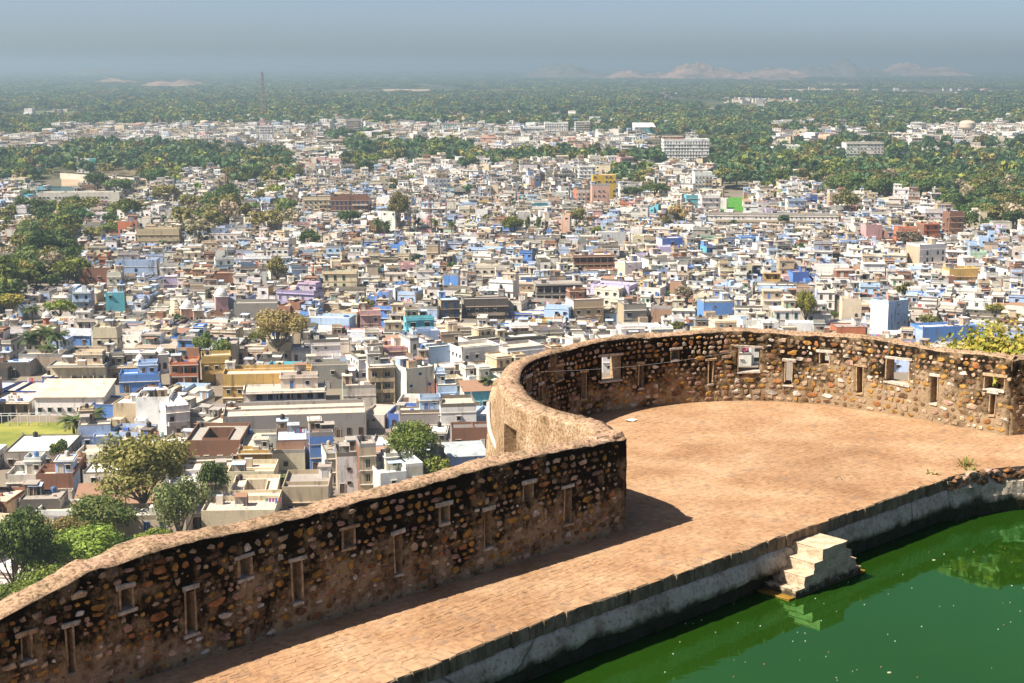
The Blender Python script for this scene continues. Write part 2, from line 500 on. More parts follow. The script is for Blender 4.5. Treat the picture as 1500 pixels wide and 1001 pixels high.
def rough_box(name, w, d, h, mat, seed, j=0.008, bev=0.12):
    """a hand-cut slab: box with knocked-off corners"""
    r = random.Random(seed); bm = bmesh.new()
    bmesh.ops.create_cube(bm, size=1.0)
    for v in bm.verts: v.co = Vector((v.co.x * w, v.co.y * d, v.co.z * h))
    bmesh.ops.bevel(bm, geom=list(bm.edges), offset=min(w, d, h) * bev, segments=1, affect='EDGES')
    for v in bm.verts: v.co += Vector((r.uniform(-j, j), r.uniform(-j, j), r.uniform(-j, j)))
    me = bpy.data.meshes.new(name); bm.to_mesh(me); bm.free(); me.materials.append(mat)
    return me
def frame_mat(path, s, z, front_sign, out=0.0, tilt=0.0):
    p = path.pos(s); t = path.tan(s, 0.15); n = Vector((t.y, -t.x)) * front_sign
    m = Matrix(((t.x * front_sign, -n.x, 0, p.x + n.x * out), (t.y * front_sign, -n.y, 0, p.y + n.y * out), (0, 0, 1, z), (0, 0, 0, 1)))
    return m @ Matrix.Rotation(tilt, 4, 'Y')        # x along the wall, -y towards the viewer's side
def dress_opening(parent, path, fs, o, seed, kind):
    s0, s1, z0, z1 = o; w = s1 - s0; r = random.Random(seed); sm = (s0 + s1) / 2
    jw = 0.03 if kind == 'slit' else 0.034
    lw = w + 2 * jw + r.uniform(0.04, 0.14)
    link('lintel', rough_box('lintel', lw, 0.24, r.uniform(0.06, 0.09), M['lintel'] if r.random() < 0.75 else M['dressed'], seed), parent,
         frame_mat(path, sm + r.uniform(-.02, .02), z1 + 0.04, fs, -0.085, r.uniform(-.05, .05)))
    for sx in (s0 - jw / 2 + 0.012, s1 + jw / 2 - 0.012):
        if r.random() < .18: continue
        hz_ = (z1 - z0) * r.uniform(.82, 1.0)
        link('jamb', rough_box('jamb', jw * r.uniform(.8, 1.3), 0.2, hz_, M['dressed'], seed + 1, .009), parent, frame_mat(path, sx, z1 - hz_ / 2, fs, -0.092, r.uniform(-.03, .03)))
    if r.random() < .8: link('sill', rough_box('sill', w + jw * 2 + r.uniform(-.05, .06), 0.22, 0.05, M['lintel'] if r.random() < .6 else M['dressed'], seed + 2), parent,
         frame_mat(path, sm, z0 - 0.012, fs, -0.08, r.uniform(-.04, .04)))

# ---- shapes that rubble stones share
def stone_mesh(seed, mat):
    r = random.Random(seed); n = r.choice((6, 7, 8, 9)); me = bpy.data.meshes.new('stone')
    rad = [r.uniform(0.6, 1.12) for _ in range(n)]; ang = [2 * math.pi * (k + r.uniform(-.36, .36)) / n for k in range(n)]
    def sq(k): c_, s_ = abs(math.cos(ang[k])), abs(math.sin(ang[k])); return rad[k] / (c_ ** 3.2 + s_ ** 3.2) ** (1 / 3.2) * .94
    rad = [sq(k) for k in range(n)]
    v = [(rad[k] * math.cos(ang[k]), 0.9, rad[k] * math.sin(ang[k])) for k in range(n)]
    v += [(0.78 * rad[k] * math.cos(ang[k]), -1 + r.uniform(-.25, .25), 0.78 * rad[k] * math.sin(ang[k])) for k in range(n)]
    v += [(r.uniform(-.15, .15), -1.25, r.uniform(-.15, .15))]
    f = [(k, (k + 1) % n, n + (k + 1) % n, n + k) for k in range(n)] + [(n + k, n + (k + 1) % n, 2 * n) for k in range(n)]
    me.from_pydata(v, [], f); me.materials.append(mat); me.update()
    return me
STONE_SHAPES = [[stone_mesh(100 + 10 * c + k, STONES[c]) for k in range(7)] for c in range(6)]
def scatter_stones(parent, path, fs, s0, s1, top_fn, openings, want, seed, size_fn, weights, drop=.2):
    """uneven courses of fitted rubble, some of it hidden under mortar, chips between"""
    r = random.Random(seed); placed = []; cells = {}
    def free(s, z, a, b, k=1.0):
        if any(o[0] - a * .8 - 0.04 < s < o[1] + a * .8 + 0.04 and o[2] - b - 0.03 < z < o[3] + b + 0.07 for o in openings): return False
        ci, cj = int(s / .3), int(z / .3)
        for i in (ci - 1, ci, ci + 1):
            for j in (cj - 1, cj, cj + 1):
                for (s2, z2, a2, b2) in cells.get((i, j), ()):
                    if ((s - s2) / (a + a2)) ** 2 + ((z - z2) / (b + b2)) ** 2 < k: return False
        return True
    def put(s, z, a, b, t):
        cells.setdefault((int(s / .3), int(z / .3)), []).append((s, z, a, b))
        placed.append((s, z, a, b, r.choices(range(6), weights)[0], r.randrange(7), t))
    z = 0.03
    while z < 2.0:
        h = r.uniform(.085, .2); s = s0 + r.uniform(0, .2)
        while s < s1:
            ln = h * r.choice((r.uniform(.8, 1.3), r.uniform(1.2, 2.4))) ; a = ln / 2; b = h / 2 * r.uniform(.72, 1.12)
            sc = s + a; zc = z + h / 2 + .05 * noise.noise(Vector((sc * .7, z * 2, seed))) + r.uniform(-.02, .02)
            s += ln + r.uniform(.0, .035)
            if zc + b > top_fn(sc) - .05 or zc - b < .015: continue
            bury = noise.noise(Vector((sc * .9, zc * 1.3, seed * 1.7)))
            if r.random() < drop + max(0, bury) * (.45 if drop > .08 else .12) + (.10 if zc < .4 and drop > .08 else 0): continue
            if free(sc, zc, a, b, .55): put(sc, zc, a * .95, b * .97, r.uniform(-.18, .18))
        z += h * .98
    for _ in range(want):
        s = r.uniform(s0, s1); a = r.uniform(.022, .05); b = a * r.uniform(.5, .9); zc = r.uniform(.05, top_fn(s) - .08)
        if free(s, zc, a, b, 1.1): put(s, zc, a, b, r.uniform(-.5, .5))
    placed.sort(key=lambda q: -q[2] * q[3])
    rest = MB()
    for i, (s, z, a, b, c, k, t) in enumerate(placed):
        me = STONE_SHAPES[c][k]
        mw = frame_mat(path, s, z, fs, 0.0) @ Matrix.Rotation(t, 4, 'Y') @ Matrix.Diagonal((a, 0.012 + 0.10 * b, b, 1))
        if i < 300: link('stone', me, parent, mw)
        else:
            n0 = len(rest.v)
            rest.v.extend(tuple(mw @ v.co) for v in me.vertices)
            for p in me.polygons: rest.f.append(tuple(n0 + x for x in p.vertices)); rest.c.append((1, 1, 1)); rest.m.append(c)
    if rest.f: tag(rest.obj('small_stones', STONES, parent), kind='stuff')
    return placed

# ---- the straight parapet beside the walk
A = (2.31, 29.35)
P_NEAR = Path(catmull([A, (-0.63, 26.61), (-3.45, 23.99), (-4.9, 22.62), (-5.9, 21.55), (-8.6, 18.5), (-11.5, 15.0)], 0.1))
edge_px = [(916, 644), (786, 668), (706, 687), (610, 715), (518, 738), (450, 758), (373, 776), (240, 804), (176, 826), (132, 837), (76, 868), (0, 908), (-70, 948)]
TOPS = []
for p in edge_px:
    h = P_NEAR.hit(*p)
    if h: TOPS.append((h[0], h[1]))
TOPS.sort()
def near_top(s):
    if s <= TOPS[0][0]: return TOPS[0][1]
    for (a, za), (b, zb) in zip(TOPS, TOPS[1:]):
        if s <= b: return za + (zb - za) * (s - a) / max(b - a, 1e-6)
    return TOPS[-1][1]
def opening_from(path, x0, x1, yt, yb):
    a = path.hit(x0, (yt + yb) / 2); b = path.hit(x1, (yt + yb) / 2)
    t = path.hit((x0 + x1) / 2, yt); u = path.hit((x0 + x1) / 2, yb)
    k = 0.014
    return (min(a[0], b[0]) + k, max(a[0], b[0]) - k, u[1], t[1])
near_slits = [(97, 110, 918, 985), (271, 288, 864, 930), (427, 444, 822, 884), (577, 590, 782, 842), (709, 721, 748, 803), (826, 838, 715, 768)]
near_small = [(31, 48, 931, 970), (175, 196, 862, 895), (349, 369, 818, 848), (501, 520, 776, 803), (643, 658, 741, 767), (766, 781, 709, 734)]
O_NEAR = [opening_from(P_NEAR, *o) for o in near_slits + near_small]
O_NEAR.append((13.9, 14.06, 0.35, 1.05))
def near_thick(s): return 0.53 + 0.25 * math.exp(-((s - 10.6) / 0.7) ** 2)
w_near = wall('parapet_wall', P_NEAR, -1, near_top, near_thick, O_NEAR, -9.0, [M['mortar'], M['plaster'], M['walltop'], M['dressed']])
tag(w_near, 'long straight rubble stone parapet in shade with black lichen beside the paved walk', 'wall', kind='thing')
for i, o in enumerate(O_NEAR): dress_opening(w_near, P_NEAR, -1, o, 300 + 5 * i, 'slit' if i < 6 or i == 12 else 'small')
scatter_stones(w_near, P_NEAR, -1, 0.12, 13.5, near_top, O_NEAR, 700, 11, lambda r: min(0.24, r.lognormvariate(math.log(0.115), 0.36)), (7, 3, 6, 4, 1.5, 2.5), .10)

# ---- the horseshoe parapet of the bastion
ring_px = [A, (1.83, 30.61), (1.18, 31.62), (.55, 32.56), (.24, 33.99), (.2, 35.23), (.3, 36.3), (.69, 37.35), (1.36, 38.55), (2.35, 39.7), (3.93, 40.6),
           (5.33, 41.1), (6.68, 41.25), (8.15, 40.95), (9.34, 40.27), (10.57, 39.25), (11.56, 38.25), (12.62, 37.2)]
ring_pts = catmull(ring_px, 0.1)
P_RING = Path(ring_pts)
def ring_top(s):
    z = 1.95 + 0.035 * math.sin(s * 1.7) + 0.03 * noise.noise(Vector((s * 0.9, 3, 0)))
    k = min(1, s / 1.1)
    return z * k + (near_top(0) - 0.05) * (1 - k)
ring_slits = [(771, 778, 553, 577), (789, 795, 564, 588), (851, 859, 546, 585), (935, 943, 534, 569), (1037, 1045, 529, 563), (1149, 1161, 530, 565),
              (1254, 1265, 538, 577), (1363, 1374, 552, 592), (1449, 1459, 577, 609)]
ring_small = [(815, 825, 537, 557), (881, 910, 522, 558), (982, 996, 513, 528), (1081, 1114, 510, 545), (1200, 1216, 517, 534), (1297, 1332, 527, 562), (1441, 1472, 552, 572)]
O_RING = [opening_from(P_RING, *o) for o in ring_slits + ring_small]
O_RING.append((3.45, 4.05, 0.66, 1.40))
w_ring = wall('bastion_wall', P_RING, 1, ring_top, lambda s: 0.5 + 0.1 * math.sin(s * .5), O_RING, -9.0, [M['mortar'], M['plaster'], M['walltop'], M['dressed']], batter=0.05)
tag(w_ring, 'curved horseshoe rubble stone parapet of the bastion with slits and square windows', 'wall', kind='thing')
for i, o in enumerate(O_RING): dress_opening(w_ring, P_RING, 1, o, 500 + 5 * i, 'slit' if i < 9 else 'small')
# a dressed lintel over the window on the outside of the ring
scatter_stones(w_ring, P_RING, 1, 6.4, P_RING.L - 0.1, ring_top, O_RING, 1100, 12, lambda r: min(0.26, r.lognormvariate(math.log(0.12), 0.36)), (7, 3, 8, 4, 2.5, 2.5), .02)

# rough masonry heap capping the corner where the two parapets meet
for k, (x_, y_, w_, d_, rz_) in enumerate(((2.02, 29.50, .42, .40, .75), (1.80, 29.86, .5, .42, 1.9), (1.72, 29.27, .46, .40, .72))):
    link('corner_cap', rough_box('corner_cap', w_, d_, .22, M['walltop'], 900 + k, .025, .25), w_ring, Matrix.Translation((x_, y_, 1.885)) @ Matrix.Rotation(rz_, 4, 'Z'))
# ---- return wall at the east end, facing the pond
P_RET = Path(catmull([(12.66, 37.22), (13.3, 37.45), (14.8, 38.0), (17.5, 39.0), (21, 40.2)], 0.12))
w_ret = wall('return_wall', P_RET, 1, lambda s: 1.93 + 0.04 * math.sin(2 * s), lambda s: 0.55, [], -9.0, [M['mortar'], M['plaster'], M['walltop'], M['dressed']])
tag(w_ret, 'short rubble return wall in shade at the bastion end by the photo edge', 'wall', kind='thing')
scatter_stones(w_ret, P_RET, 1, 0.1, 5.0, lambda s: 1.9, [], 240, 13, lambda r: min(0.2, r.lognormvariate(math.log(0.085), 0.4)), (5, 3, 4, 5, 2, 3))

# ---- lower outside buttress and drain pipe on the bastion's west flank
bt = MB()
prof = [(-0.30, 35.9), (-0.62, 36.6), (-0.55, 37.6), (-0.1, 38.5), (0.3, 38.2), (0.0, 36.9), (0.05, 35.7)]
rings = []
for z, k in ((-9, 1.35), (-2, 1.18), (0.2, 1.06), (1.1, 0.97), (1.42, 0.82)):
    rings.append([(0.05 + (x - 0.05) * k + .05 * noise.noise(Vector((x, y, z * 3))), 37.1 + (y - 37.1) * k, z + .08 * noise.noise(Vector((x * 4, y * 4, z)))) for x, y in prof])
for a, b in zip(rings, rings[1:]):
    for k in range(len(prof)):
        j = (k + 1) % len(prof); bt.face([a[j], a[k], b[k], b[j]])
bt.face(rings[-1][::-1])
o = bt.obj('buttress', [M['plaster']], w_ring)
def tube_mesh(name, pts, r, mat, n=8, radii=None):
    bm = bmesh.new(); prev = None
    for i, p in enumerate(pts):
        p = Vector(p); t = (Vector(pts[min(i + 1, len(pts) - 1)]) - Vector(pts[max(i - 1, 0)])).normalized()
        u = t.orthogonal().normalized(); w = t.cross(u)
        if prev is not None and u.dot(prev[1]) < 0: pass
        if prev is not None:
            u = (prev[1] - t * prev[1].dot(t)).normalized(); w = t.cross(u)
        rr = radii[i] if radii else r
        ring = [bm.verts.new(p + (u * math.cos(2 * math.pi * k / n) + w * math.sin(2 * math.pi * k / n)) * rr) for k in range(n)]
        if prev is not None:
            for k in range(n): bm.faces.new((prev[0][k], prev[0][(k + 1) % n], ring[(k + 1) % n], ring[k])).smooth = True
        prev = (ring, u)
    me = bpy.data.meshes.new(name); bm.to_mesh(me); bm.free(); me.materials.append(mat)
    return me
pts = []
for px, py, Y in ((716, 590, 35.6), (716, 612, 35.3), (718, 630, 34.9), (724, 648, 34.3), (733, 664, 33.7), (744, 676, 33.0), (752, 686, 32.3), (756, 700, 31.8)):
    r_ = ray(px, py); k_ = Y / r_[1]; pts.append((r_[0] * k_, Y, CAM_H + r_[2] * k_))
o = link('drain_pipe', tube_mesh('drain_pipe', catmull([Vector(p) for p in pts], .15), 0.055, M['pipe']))
tag(o, 'pale curved drain pipe down the outside of the bastion', 'pipe', kind='thing')
g_ = mat_simple('green_plastic', (0.02, 0.22, 0.10), (0.03, 0.30, 0.14), 4, 0.5, 0)
b_ = MB(); b_.lathe(-0.02, 37.35, 1.40, [(0, 0), (.075, 0), (.085, .1), (.05, .13), (.03, .16), (0, .165)], 10, (1, 1, 1))
tag(b_.obj('jug', [g_]), 'small green plastic jug left on the bastion buttress', 'jug', kind='thing')

# ---- paved court and walk: bed sheet + stones
EDGE = [(-9.6, 13.4), (-4.6, 18.8), (-1.98, 21.64), (0.58, 24.4), (2.5, 26.19), (5.51, 29.08), (8.19, 31.6), (9.5, 32.85), (10.35, 33.55), (11.3, 34.05), (12.2, 34.32), (14.5, 34.95), (21.0, 36.4)]
P_EDGE = Path(catmull(EDGE, 0.15))
outline = [p for p in P_NEAR.p[::-1]] + [p for p in P_RING.p[1:]] + [p for p in P_RET.p] + [p for p in P_EDGE.p[::-1]]
def flat_poly(name, pts, z, mat):
    bm = bmesh.new(); vs = []
    for p in pts:
        v = bm.verts.new((p[0], p[1], z))
        vs.append(v)
    f = bm.faces.new(vs); bmesh.ops.triangulate(bm, faces=[f])
    bmesh.ops.recalc_face_normals(bm, faces=bm.faces)
    if bm.faces[:] and sum(f.normal.z for f in bm.faces) < 0: bmesh.ops.reverse_faces(bm, faces=bm.faces)
    me = bpy.data.meshes.new(name); bm.to_mesh(me); bm.free(); me.materials.append(mat)
    return link(name, me)
court = flat_poly('court_floor', outline, 0.0, M['floor'])
tag(court, 'sunlit orange sandstone paving of the bastion court and pond side walk', 'paving', kind='structure')
poly = [(p.x, p.y) for p in outline]
_px = np.array([p[0] for p in poly]); _py = np.array([p[1] for p in poly])
_qx = np.roll(_px, -1); _qy = np.roll(_py, -1)
def inside(x, y):
    c = (_py > y) != (_qy > y)
    xi = (_qx - _px) * (y - _py) / np.where(np.abs(_qy - _py) < 1e-12, 1e-12, _qy - _py) + _px
    return bool(np.count_nonzero(c & (x < xi)) % 2)
def paver_mesh(seed, mat):
    r = random.Random(seed); n = 8; me = bpy.data.meshes.new('paving_stone')
    base = [(-1, -.75), (-.75, -1), (.75, -1), (1, -.75), (1, .75), (.75, 1), (-.75, 1), (-1, .75)]
    base = [(x * r.uniform(.62, 1.04), y * r.uniform(.62, 1.06)) for x, y in base]
    v = [(x, y, -1) for x, y in base] + [(x * .9, y * .85, 1 + r.uniform(-.35, .25)) for x, y in base]
    f = [(k, (k + 1) % n, n + (k + 1) % n, n + k) for k in range(n)] + [tuple(n + k for k in range(n))]
    me.from_pydata(v, [], f); me.materials.append(mat); me.update(); return me
PAVERS = [[paver_mesh(40 + 10 * c + k, PAVE[c]) for k in range(6)] for c in range(4)]
prng = random.Random(21)
ud = Vector((0.72, 0.694)); vd = Vector((0.694, -0.72))
cells = []
v = -34.0
while v < -8.0:
    hgt = prng.uniform(0.09, 0.2)
    u = 3 + prng.uniform(0, .4)
    while u < 52:
        ln = prng.choice((prng.uniform(.14, .28), prng.uniform(.25, .5)))
        uc, vc = u + ln / 2, v + hgt / 2 + prng.uniform(-.02, .02)
        wob = 0.35 * noise.noise(Vector((uc * .25, vc * .25, 0)))
        x, y = ud.x * uc + vd.x * (vc + wob), ud.y * uc + vd.y * (vc + wob)
        u += ln
        if 15.5 < y < 42 and -9 < x < 15 and inside(x, y) and inside(x + .12, y - .12) and inside(x - .1, y + .1):
            cells.append((x, y, ln / 2 * .95, hgt / 2 * .93))
    v += hgt
cells.sort(key=lambda q: math.hypot(q[0], q[1] - 6) if project(q[0], q[1], 0)[1] < 1010 else 999)
rest = MB()
for i, (x, y, a, b) in enumerate(cells):
    c = prng.choices(range(4), (6, 3, 3, .8))[0]; me = PAVERS[c][prng.randrange(6)]
    rot = math.atan2(ud.y, ud.x) + prng.uniform(-.25, .25)
    mw = Matrix.Translation((x, y, 0.001)) @ Matrix.Rotation(rot, 4, 'Z') @ Matrix.Rotation(prng.uniform(-.012, .012), 4, 'X') @ Matrix.Rotation(prng.uniform(-.012, .012), 4, 'Y') @ Matrix.Diagonal((a, b, prng.uniform(.003, .008) if y < 27.5 else prng.uniform(.001, .0042), 1))
    if i < 300: link('paving_stone', me, court, mw)
    else:
        n0 = len(rest.v); rest.v.extend(tuple(mw @ q.co) for q in me.vertices)
        for p in me.polygons: rest.f.append(tuple(n0 + k for k in p.vertices)); rest.c.append((1, 1, 1)); rest.m.append(c)
tag(rest.obj('far_paving_stones', PAVE, court), kind='stuff')

# ---- pond side: coping stones, concrete face, wet rock, water
WATER_Z = -1.05
pond_wall = empty('pond_wall')
tag(pond_wall, 'pond side retaining wall with dark coping, cracked pale concrete and wet algae foot', 'wall', kind='thing')
s = P_EDGE.hit(560, 1000)[0] - 4.5
crng = random.Random(5); k = 0; s_end = P_EDGE.hit(1385, 699)[0]
while s < s_end:
    ln = crng.uniform(0.16, 0.4)
    m = frame_mat(P_EDGE, s + ln / 2, -0.133, 1, crng.uniform(-.135, -.105), crng.uniform(-.02, .02))
    me = rough_box('coping_stone', ln * 0.99, 0.36, 0.275, M['coping'], k, 0.014, 0.07)
    me.materials.append(PAVE[crng.choice((0, 1, 1, 2))])
    for p in me.polygons:
        if p.normal.z > 0.9: p.material_index = 1
    link('coping_stone', me, pond_wall, m)
    s += ln; k += 1
bm = bmesh.new(); cols = []
s0, s1 = 0.0, s_end
n_ = int((s1 - s0) / 0.1)
for i in range(n_ + 1):
    s = s0 + (s1 - s0) * i / n_
    p = P_EDGE.pos(s); t = P_EDGE.tan(s, .3); nn = Vector((t.y, -t.x))
    low = -0.70 + 0.10 * noise.noise(Vector((s * 0.9, 0, 4))) + 0.07 * noise.noise(Vector((s * 3.1, 0, 1))) + 0.04 * noise.noise(Vector((s * 8, 2, 1)))
    row = []
    for z, off in ((-0.262, -0.1), (-0.268, 0.05), (-0.40, 0.09), (-0.49, 0.11), (-0.56, 0.125), (low, 0.135), (low - .02, 0.03)):
        d = off + 0.014 * noise.noise(Vector((p.x * 4, p.y * 4, z * 5))) + 0.012 * noise.noise(Vector((p.x * 11, p.y * 11, z * 11)))
        row.append(bm.verts.new((p.x + nn.x * d, p.y + nn.y * d, z)))
    cols.append(row)
for a, b in zip(cols, cols[1:]):
    for k in range(6): bm.faces.new((a[k], b[k], b[k + 1], a[k + 1])).smooth = True
bmesh.ops.recalc_face_normals(bm, faces=bm.faces)
me = bpy.data.meshes.new('concrete_face'); bm.to_mesh(me); bm.free(); me.materials.append(M['concrete'])
link('concrete_face', me, pond_wall)
bm = bmesh.new(); cols = []
n_ = int(P_EDGE.L / 0.14)
for i in range(n_ + 1):
    s = P_EDGE.L * i / n_
    p = P_EDGE.pos(s); t = P_EDGE.tan(s, .3); nn = Vector((t.y, -t.x)); row = []
    broken = min(1, max(0, (s - s_end) / 0.4))
    for j in range(9):
        z = -0.02 - j * 0.15
        d = -0.06 + 0.05 * noise.noise(Vector((p.x * 3, p.y * 3, z * 3))) + 0.04 * noise.noise(Vector((p.x * 8, p.y * 8, z * 8)))
        d += broken * (0.06 + 0.10 * noise.noise(Vector((p.x * 2, p.y * 2, z * 2.5))) + (0.10 if z < -.3 else 0))
        row.append(bm.verts.new((p.x + nn.x * d, p.y + nn.y * d, z - broken * 0.0)))
    cols.append(row)
for i, (a, b) in enumerate(zip(cols, cols[1:])):
    for k in range(8):
        f = bm.faces.new((a[k], b[k], b[k + 1], a[k + 1])); f.smooth = False
        if P_EDGE.L * i / n_ > s_end and k < 5: f.material_index = 1
bmesh.ops.recalc_face_normals(bm, faces=bm.faces)
me = bpy.data.meshes.new('wet_rock'); bm.to_mesh(me); bm.free(); me.materials.append(M['wetrock']); me.materials.append(M['concrete'])
link('wet_rock', me, pond_wall)
# loose rubble at the broken end of the coping
for k in range(46):
    s = s_end + crng.uniform(0.0, 2.6); c = crng.choice((3, 5, 3, 2, 1)); a = crng.uniform(.08, .2)
    mw = frame_mat(P_EDGE, s, crng.uniform(-.30, -.04), 1, 0.03) @ Matrix.Rotation(crng.uniform(-.5, .5), 4, 'Y') @ Matrix.Diagonal((a, .07, a * .55, 1))
    link('stone', STONE_SHAPES[c][crng.randrange(7)], pond_wall, mw)
wp = [(p.x - 0.05, p.y + 0.05) for p in P_EDGE.p] + [(60, 36), (60, -30), (-30, -30), (-30, 13)]
pond = flat_poly('pond_water', wp, WATER_Z, M['water'])
tag(pond, 'still green pond water below the walk', 'pond', kind='structure')
bed = flat_poly('pond_bed', [(-30.2, -30.2), (60.2, -30.2), (60.2, 36.2), (-30.2, 36.2)], -4.0, M['wetrock'])
tag(bed, kind='structure')

# ---- double stair block standing in the pond
st = empty('pond_steps', (5.93, 29.52, 0))
tag(st, 'small pale double stair block going down into the green pond', 'stairs', kind='thing')
e1 = Vector((0.6, 0.55)).normalized(); e2 = Vector((0.55, -0.58)).normalized()
o0 = Vector((5.65, 29.25)); W = 0.81; D = 0.79; RISE = 0.228; TREAD = 0.265
def slab(name, u0, u1, w0, w1, z0, z1, mat, seed, j=0.006):
    bm = bmesh.new()
    bmesh.ops.create_cube(bm, size=1.0)
    bmesh.ops.subdivide_edges(bm, edges=list(bm.edges), cuts=3, use_grid_fill=True)
    r = random.Random(seed)
    for v in bm.verts:
        u = u0 + (v.co.x + .5) * (u1 - u0); w = w0 + (v.co.y + .5) * (w1 - w0); z = z0 + (v.co.z + .5) * (z1 - z0)
        q = o0 + e1 * u + e2 * w
        v.co = Vector((q.x + r.uniform(-j, j) - st.location.x, q.y + r.uniform(-j, j) - st.location.y, z + r.uniform(-j, j)))
    bmesh.ops.bevel(bm, geom=[e for e in bm.edges if len(e.link_faces) == 2 and e.calc_face_angle() > 1.2], offset=0.012, segments=1, affect='EDGES')
    me = bpy.data.meshes.new(name); bm.to_mesh(me); bm.free(); me.materials.append(mat)
    return link(name, me, st)
slab('landing', 0, W, -0.02, D, -0.2 - RISE + .004, -0.2, M['step'], 1)
for k in range(1, 4):
    m = M['step'] if k < 4 else M['wetstep']
    zt = -0.2 - RISE * k
    sl = slab('step', -TREAD * k, W + TREAD * k * 0.72, -0.02, D - 0.012 * k, zt - RISE + .004, zt, m, 10 + k)
slab('wet_step', -TREAD * 3.75, W + TREAD * 4 * 0.72, -0.02, D - 0.05, -1.6, -0.2 - RISE * 4 + 0.095, M['wetstep'], 20)
core = MB()
tag(slab('foundation', -TREAD * 2.9, W + TREAD * 2.3, 0.03, D - 0.10, -1.6, -0.9, M['wetrock'], 22))

# ---- petals and specks floating on the pond
fl = MB(); frng = random.Random(3)
for _ in range(75):
    px, py = frng.uniform(880, 1500), frng.uniform(800, 1000)
    x, y, _z = at_z(px, py, WATER_Z)
    a = frng.uniform(0, 6.28); sz = frng.uniform(.005, .011) if frng.random() < .94 else .03
    col = frng.choice([(0.75, 0.72, 0.65)] * 4 + [(0.55, 0.2, 0.18), (0.5, 0.45, 0.3)])
    zz0, zz1 = WATER_Z - .002, WATER_Z + .012
    ring = [(x + sz * math.cos(a + t) * (1.3 if k % 2 else 1), y + sz * math.sin(a + t) * .8) for k, t in enumerate((0, 1.3, 2.6, 3.9, 5.1))]
    fl.face([(p[0], p[1], zz1) for p in ring], col)
    for k in range(5): fl.face([(*ring[k], zz0), (*ring[(k + 1) % 5], zz0), (*ring[(k + 1) % 5], zz1), (*ring[k], zz1)], col)
tag(fl.obj('floating_petals', [M['paint']]), 'white and pink petals scattered over the green water', 'petals', kind='stuff')
# twig and scrap of paper on the court
tw = tube_mesh('twig', [Vector(at_z(1224, 700, .015)), Vector(at_z(1229, 697, .05)), Vector(at_z(1233, 702, .02))], .012, M['bark'], 5)
tag(link('twig', tw), 'small dry twig lying on the open court', 'twig', kind='thing')
sc = MB(); x, y, _z = at_z(924, 617)
for k in range(5):
    a = k * 1.25; sc.face([(x, y, .07), (x + .2 * math.cos(a), y + .12 * math.sin(a), .016 + .03 * (k % 2)), (x + .17 * math.cos(a + 1.3), y + .14 * math.sin(a + 1.3), .02 + .03 * ((k + 1) % 2))], (.7, .66, .6))
tag(sc.obj('paper_scrap', [M['paint']]), 'crumpled pale paper scrap on the court near the shaded bastion wall', 'paper', kind='thing')
# ================================================================== LAND: plain, fort hill, hills, fields
def mat_plain():
    m, n, l, b = new_mat('plain_soil', 0.95, 0.05)
    a = pos_noise(n, l, 0.004, 5, 0.6); f = pos_noise(n, l, 0.03, 5, 0.65); g = pos_noise(n, l, 0.0011, 3, 0.5)
    col = ramp(n, l, a, [(0.32, (0.045, 0.062, 0.025)), (0.48, (0.075, 0.085, 0.038)), (0.58, (0.15, 0.12, 0.07)), (0.72, (0.24, 0.19, 0.12))])
    c2 = ramp(n, l, f, [(0.35, (0.55, 0.6, 0.5)), (0.65, (1.15, 1.1, 1.05))])
    col = mix(n, l, 0.9, col, c2, 'MULTIPLY')
    x, y, z = pos_xyz(n, l)
    tw = maprange(n, l, y, 1000, 1350, 1.0, 0.0)
    col = mix(n, l, tw, col, mix(n, l, f, (0.13, 0.10, 0.075), (0.30, 0.25, 0.19)))
    l.new(col, b.inputs['Base Color'])
    return m
M['plain'] = mat_plain()
gm = MB()
gx = [-15000, -6000, -2500, -900, 0, 900, 2500, 6000, 15000]; gy = [-600, 200, 800, 1800, 4000, 9000, 27000]
for i in range(len(gx) - 1):
    for j in range(len(gy) - 1):
        gm.face([(gx[i], gy[j], GZ), (gx[i + 1], gy[j], GZ), (gx[i + 1], gy[j + 1], GZ), (gx[i], gy[j + 1], GZ)])
tag(gm.obj('ground', [M['plain']]), 'flat dusty plain reaching to the hazy horizon', 'ground', kind='structure')

M['hillrock'] = mat_simple('fort_hill_scrub', (0.05, 0.05, 0.025), (0.20, 0.16, 0.10), 0.25, dist=.3)
outer = [(-11.5, 15), (-8.6, 18.5), (-5.9, 21.6), (-3.5, 24), (-.6, 26.6), (2.0, 29.3), (0, 33), (-.2, 36), (1, 39), (4, 41.3), (6.7, 42), (9.5, 41), (11.7, 39), (13.5, 38), (21, 40.5), (60, 46)]
OUT = np.array(outer)
def hill_z(x, y):
    # distance outside the fort boundary
    best = 1e9
    for (ax, ay), (bx, by) in zip(outer, outer[1:]):
        dx, dy = bx - ax, by - ay
        t = max(0, min(1, ((x - ax) * dx + (y - ay) * dy) / (dx * dx + dy * dy)))
        best = min(best, math.hypot(x - ax - t * dx, y - ay - t * dy))
    ext = -1 if (y - x * 0.45 < 20 - (0 if x > -11 else 0)) and inside_fort(x, y) else 1
    if ext < 0: return -6.0
    k = min(1.0, best / 175.0)
    z = GZ - 0.6 + (GZ * -1 - 11.0) * (1 - k) ** 1.35 - (6 * min(1, best / 6) - 6)
    return z + max(0, -10.5 - z) * math.exp(-((x - 24) / 26) ** 2 - ((y - 62) / 13) ** 2)
def inside_fort(x, y):
    xs = OUT[:, 0]
    if x <= -11.5: return y < 15 + (x + 11.5) * 1.15
    if x >= 60: return y < 46
    return y < float(np.interp(x, xs, np.maximum.accumulate(OUT[:, 1]))) - 0.5
hb = MB(); HN = 84
xs_ = np.linspace(-330, 380, HN); ys_ = np.linspace(-140, 300, 62)
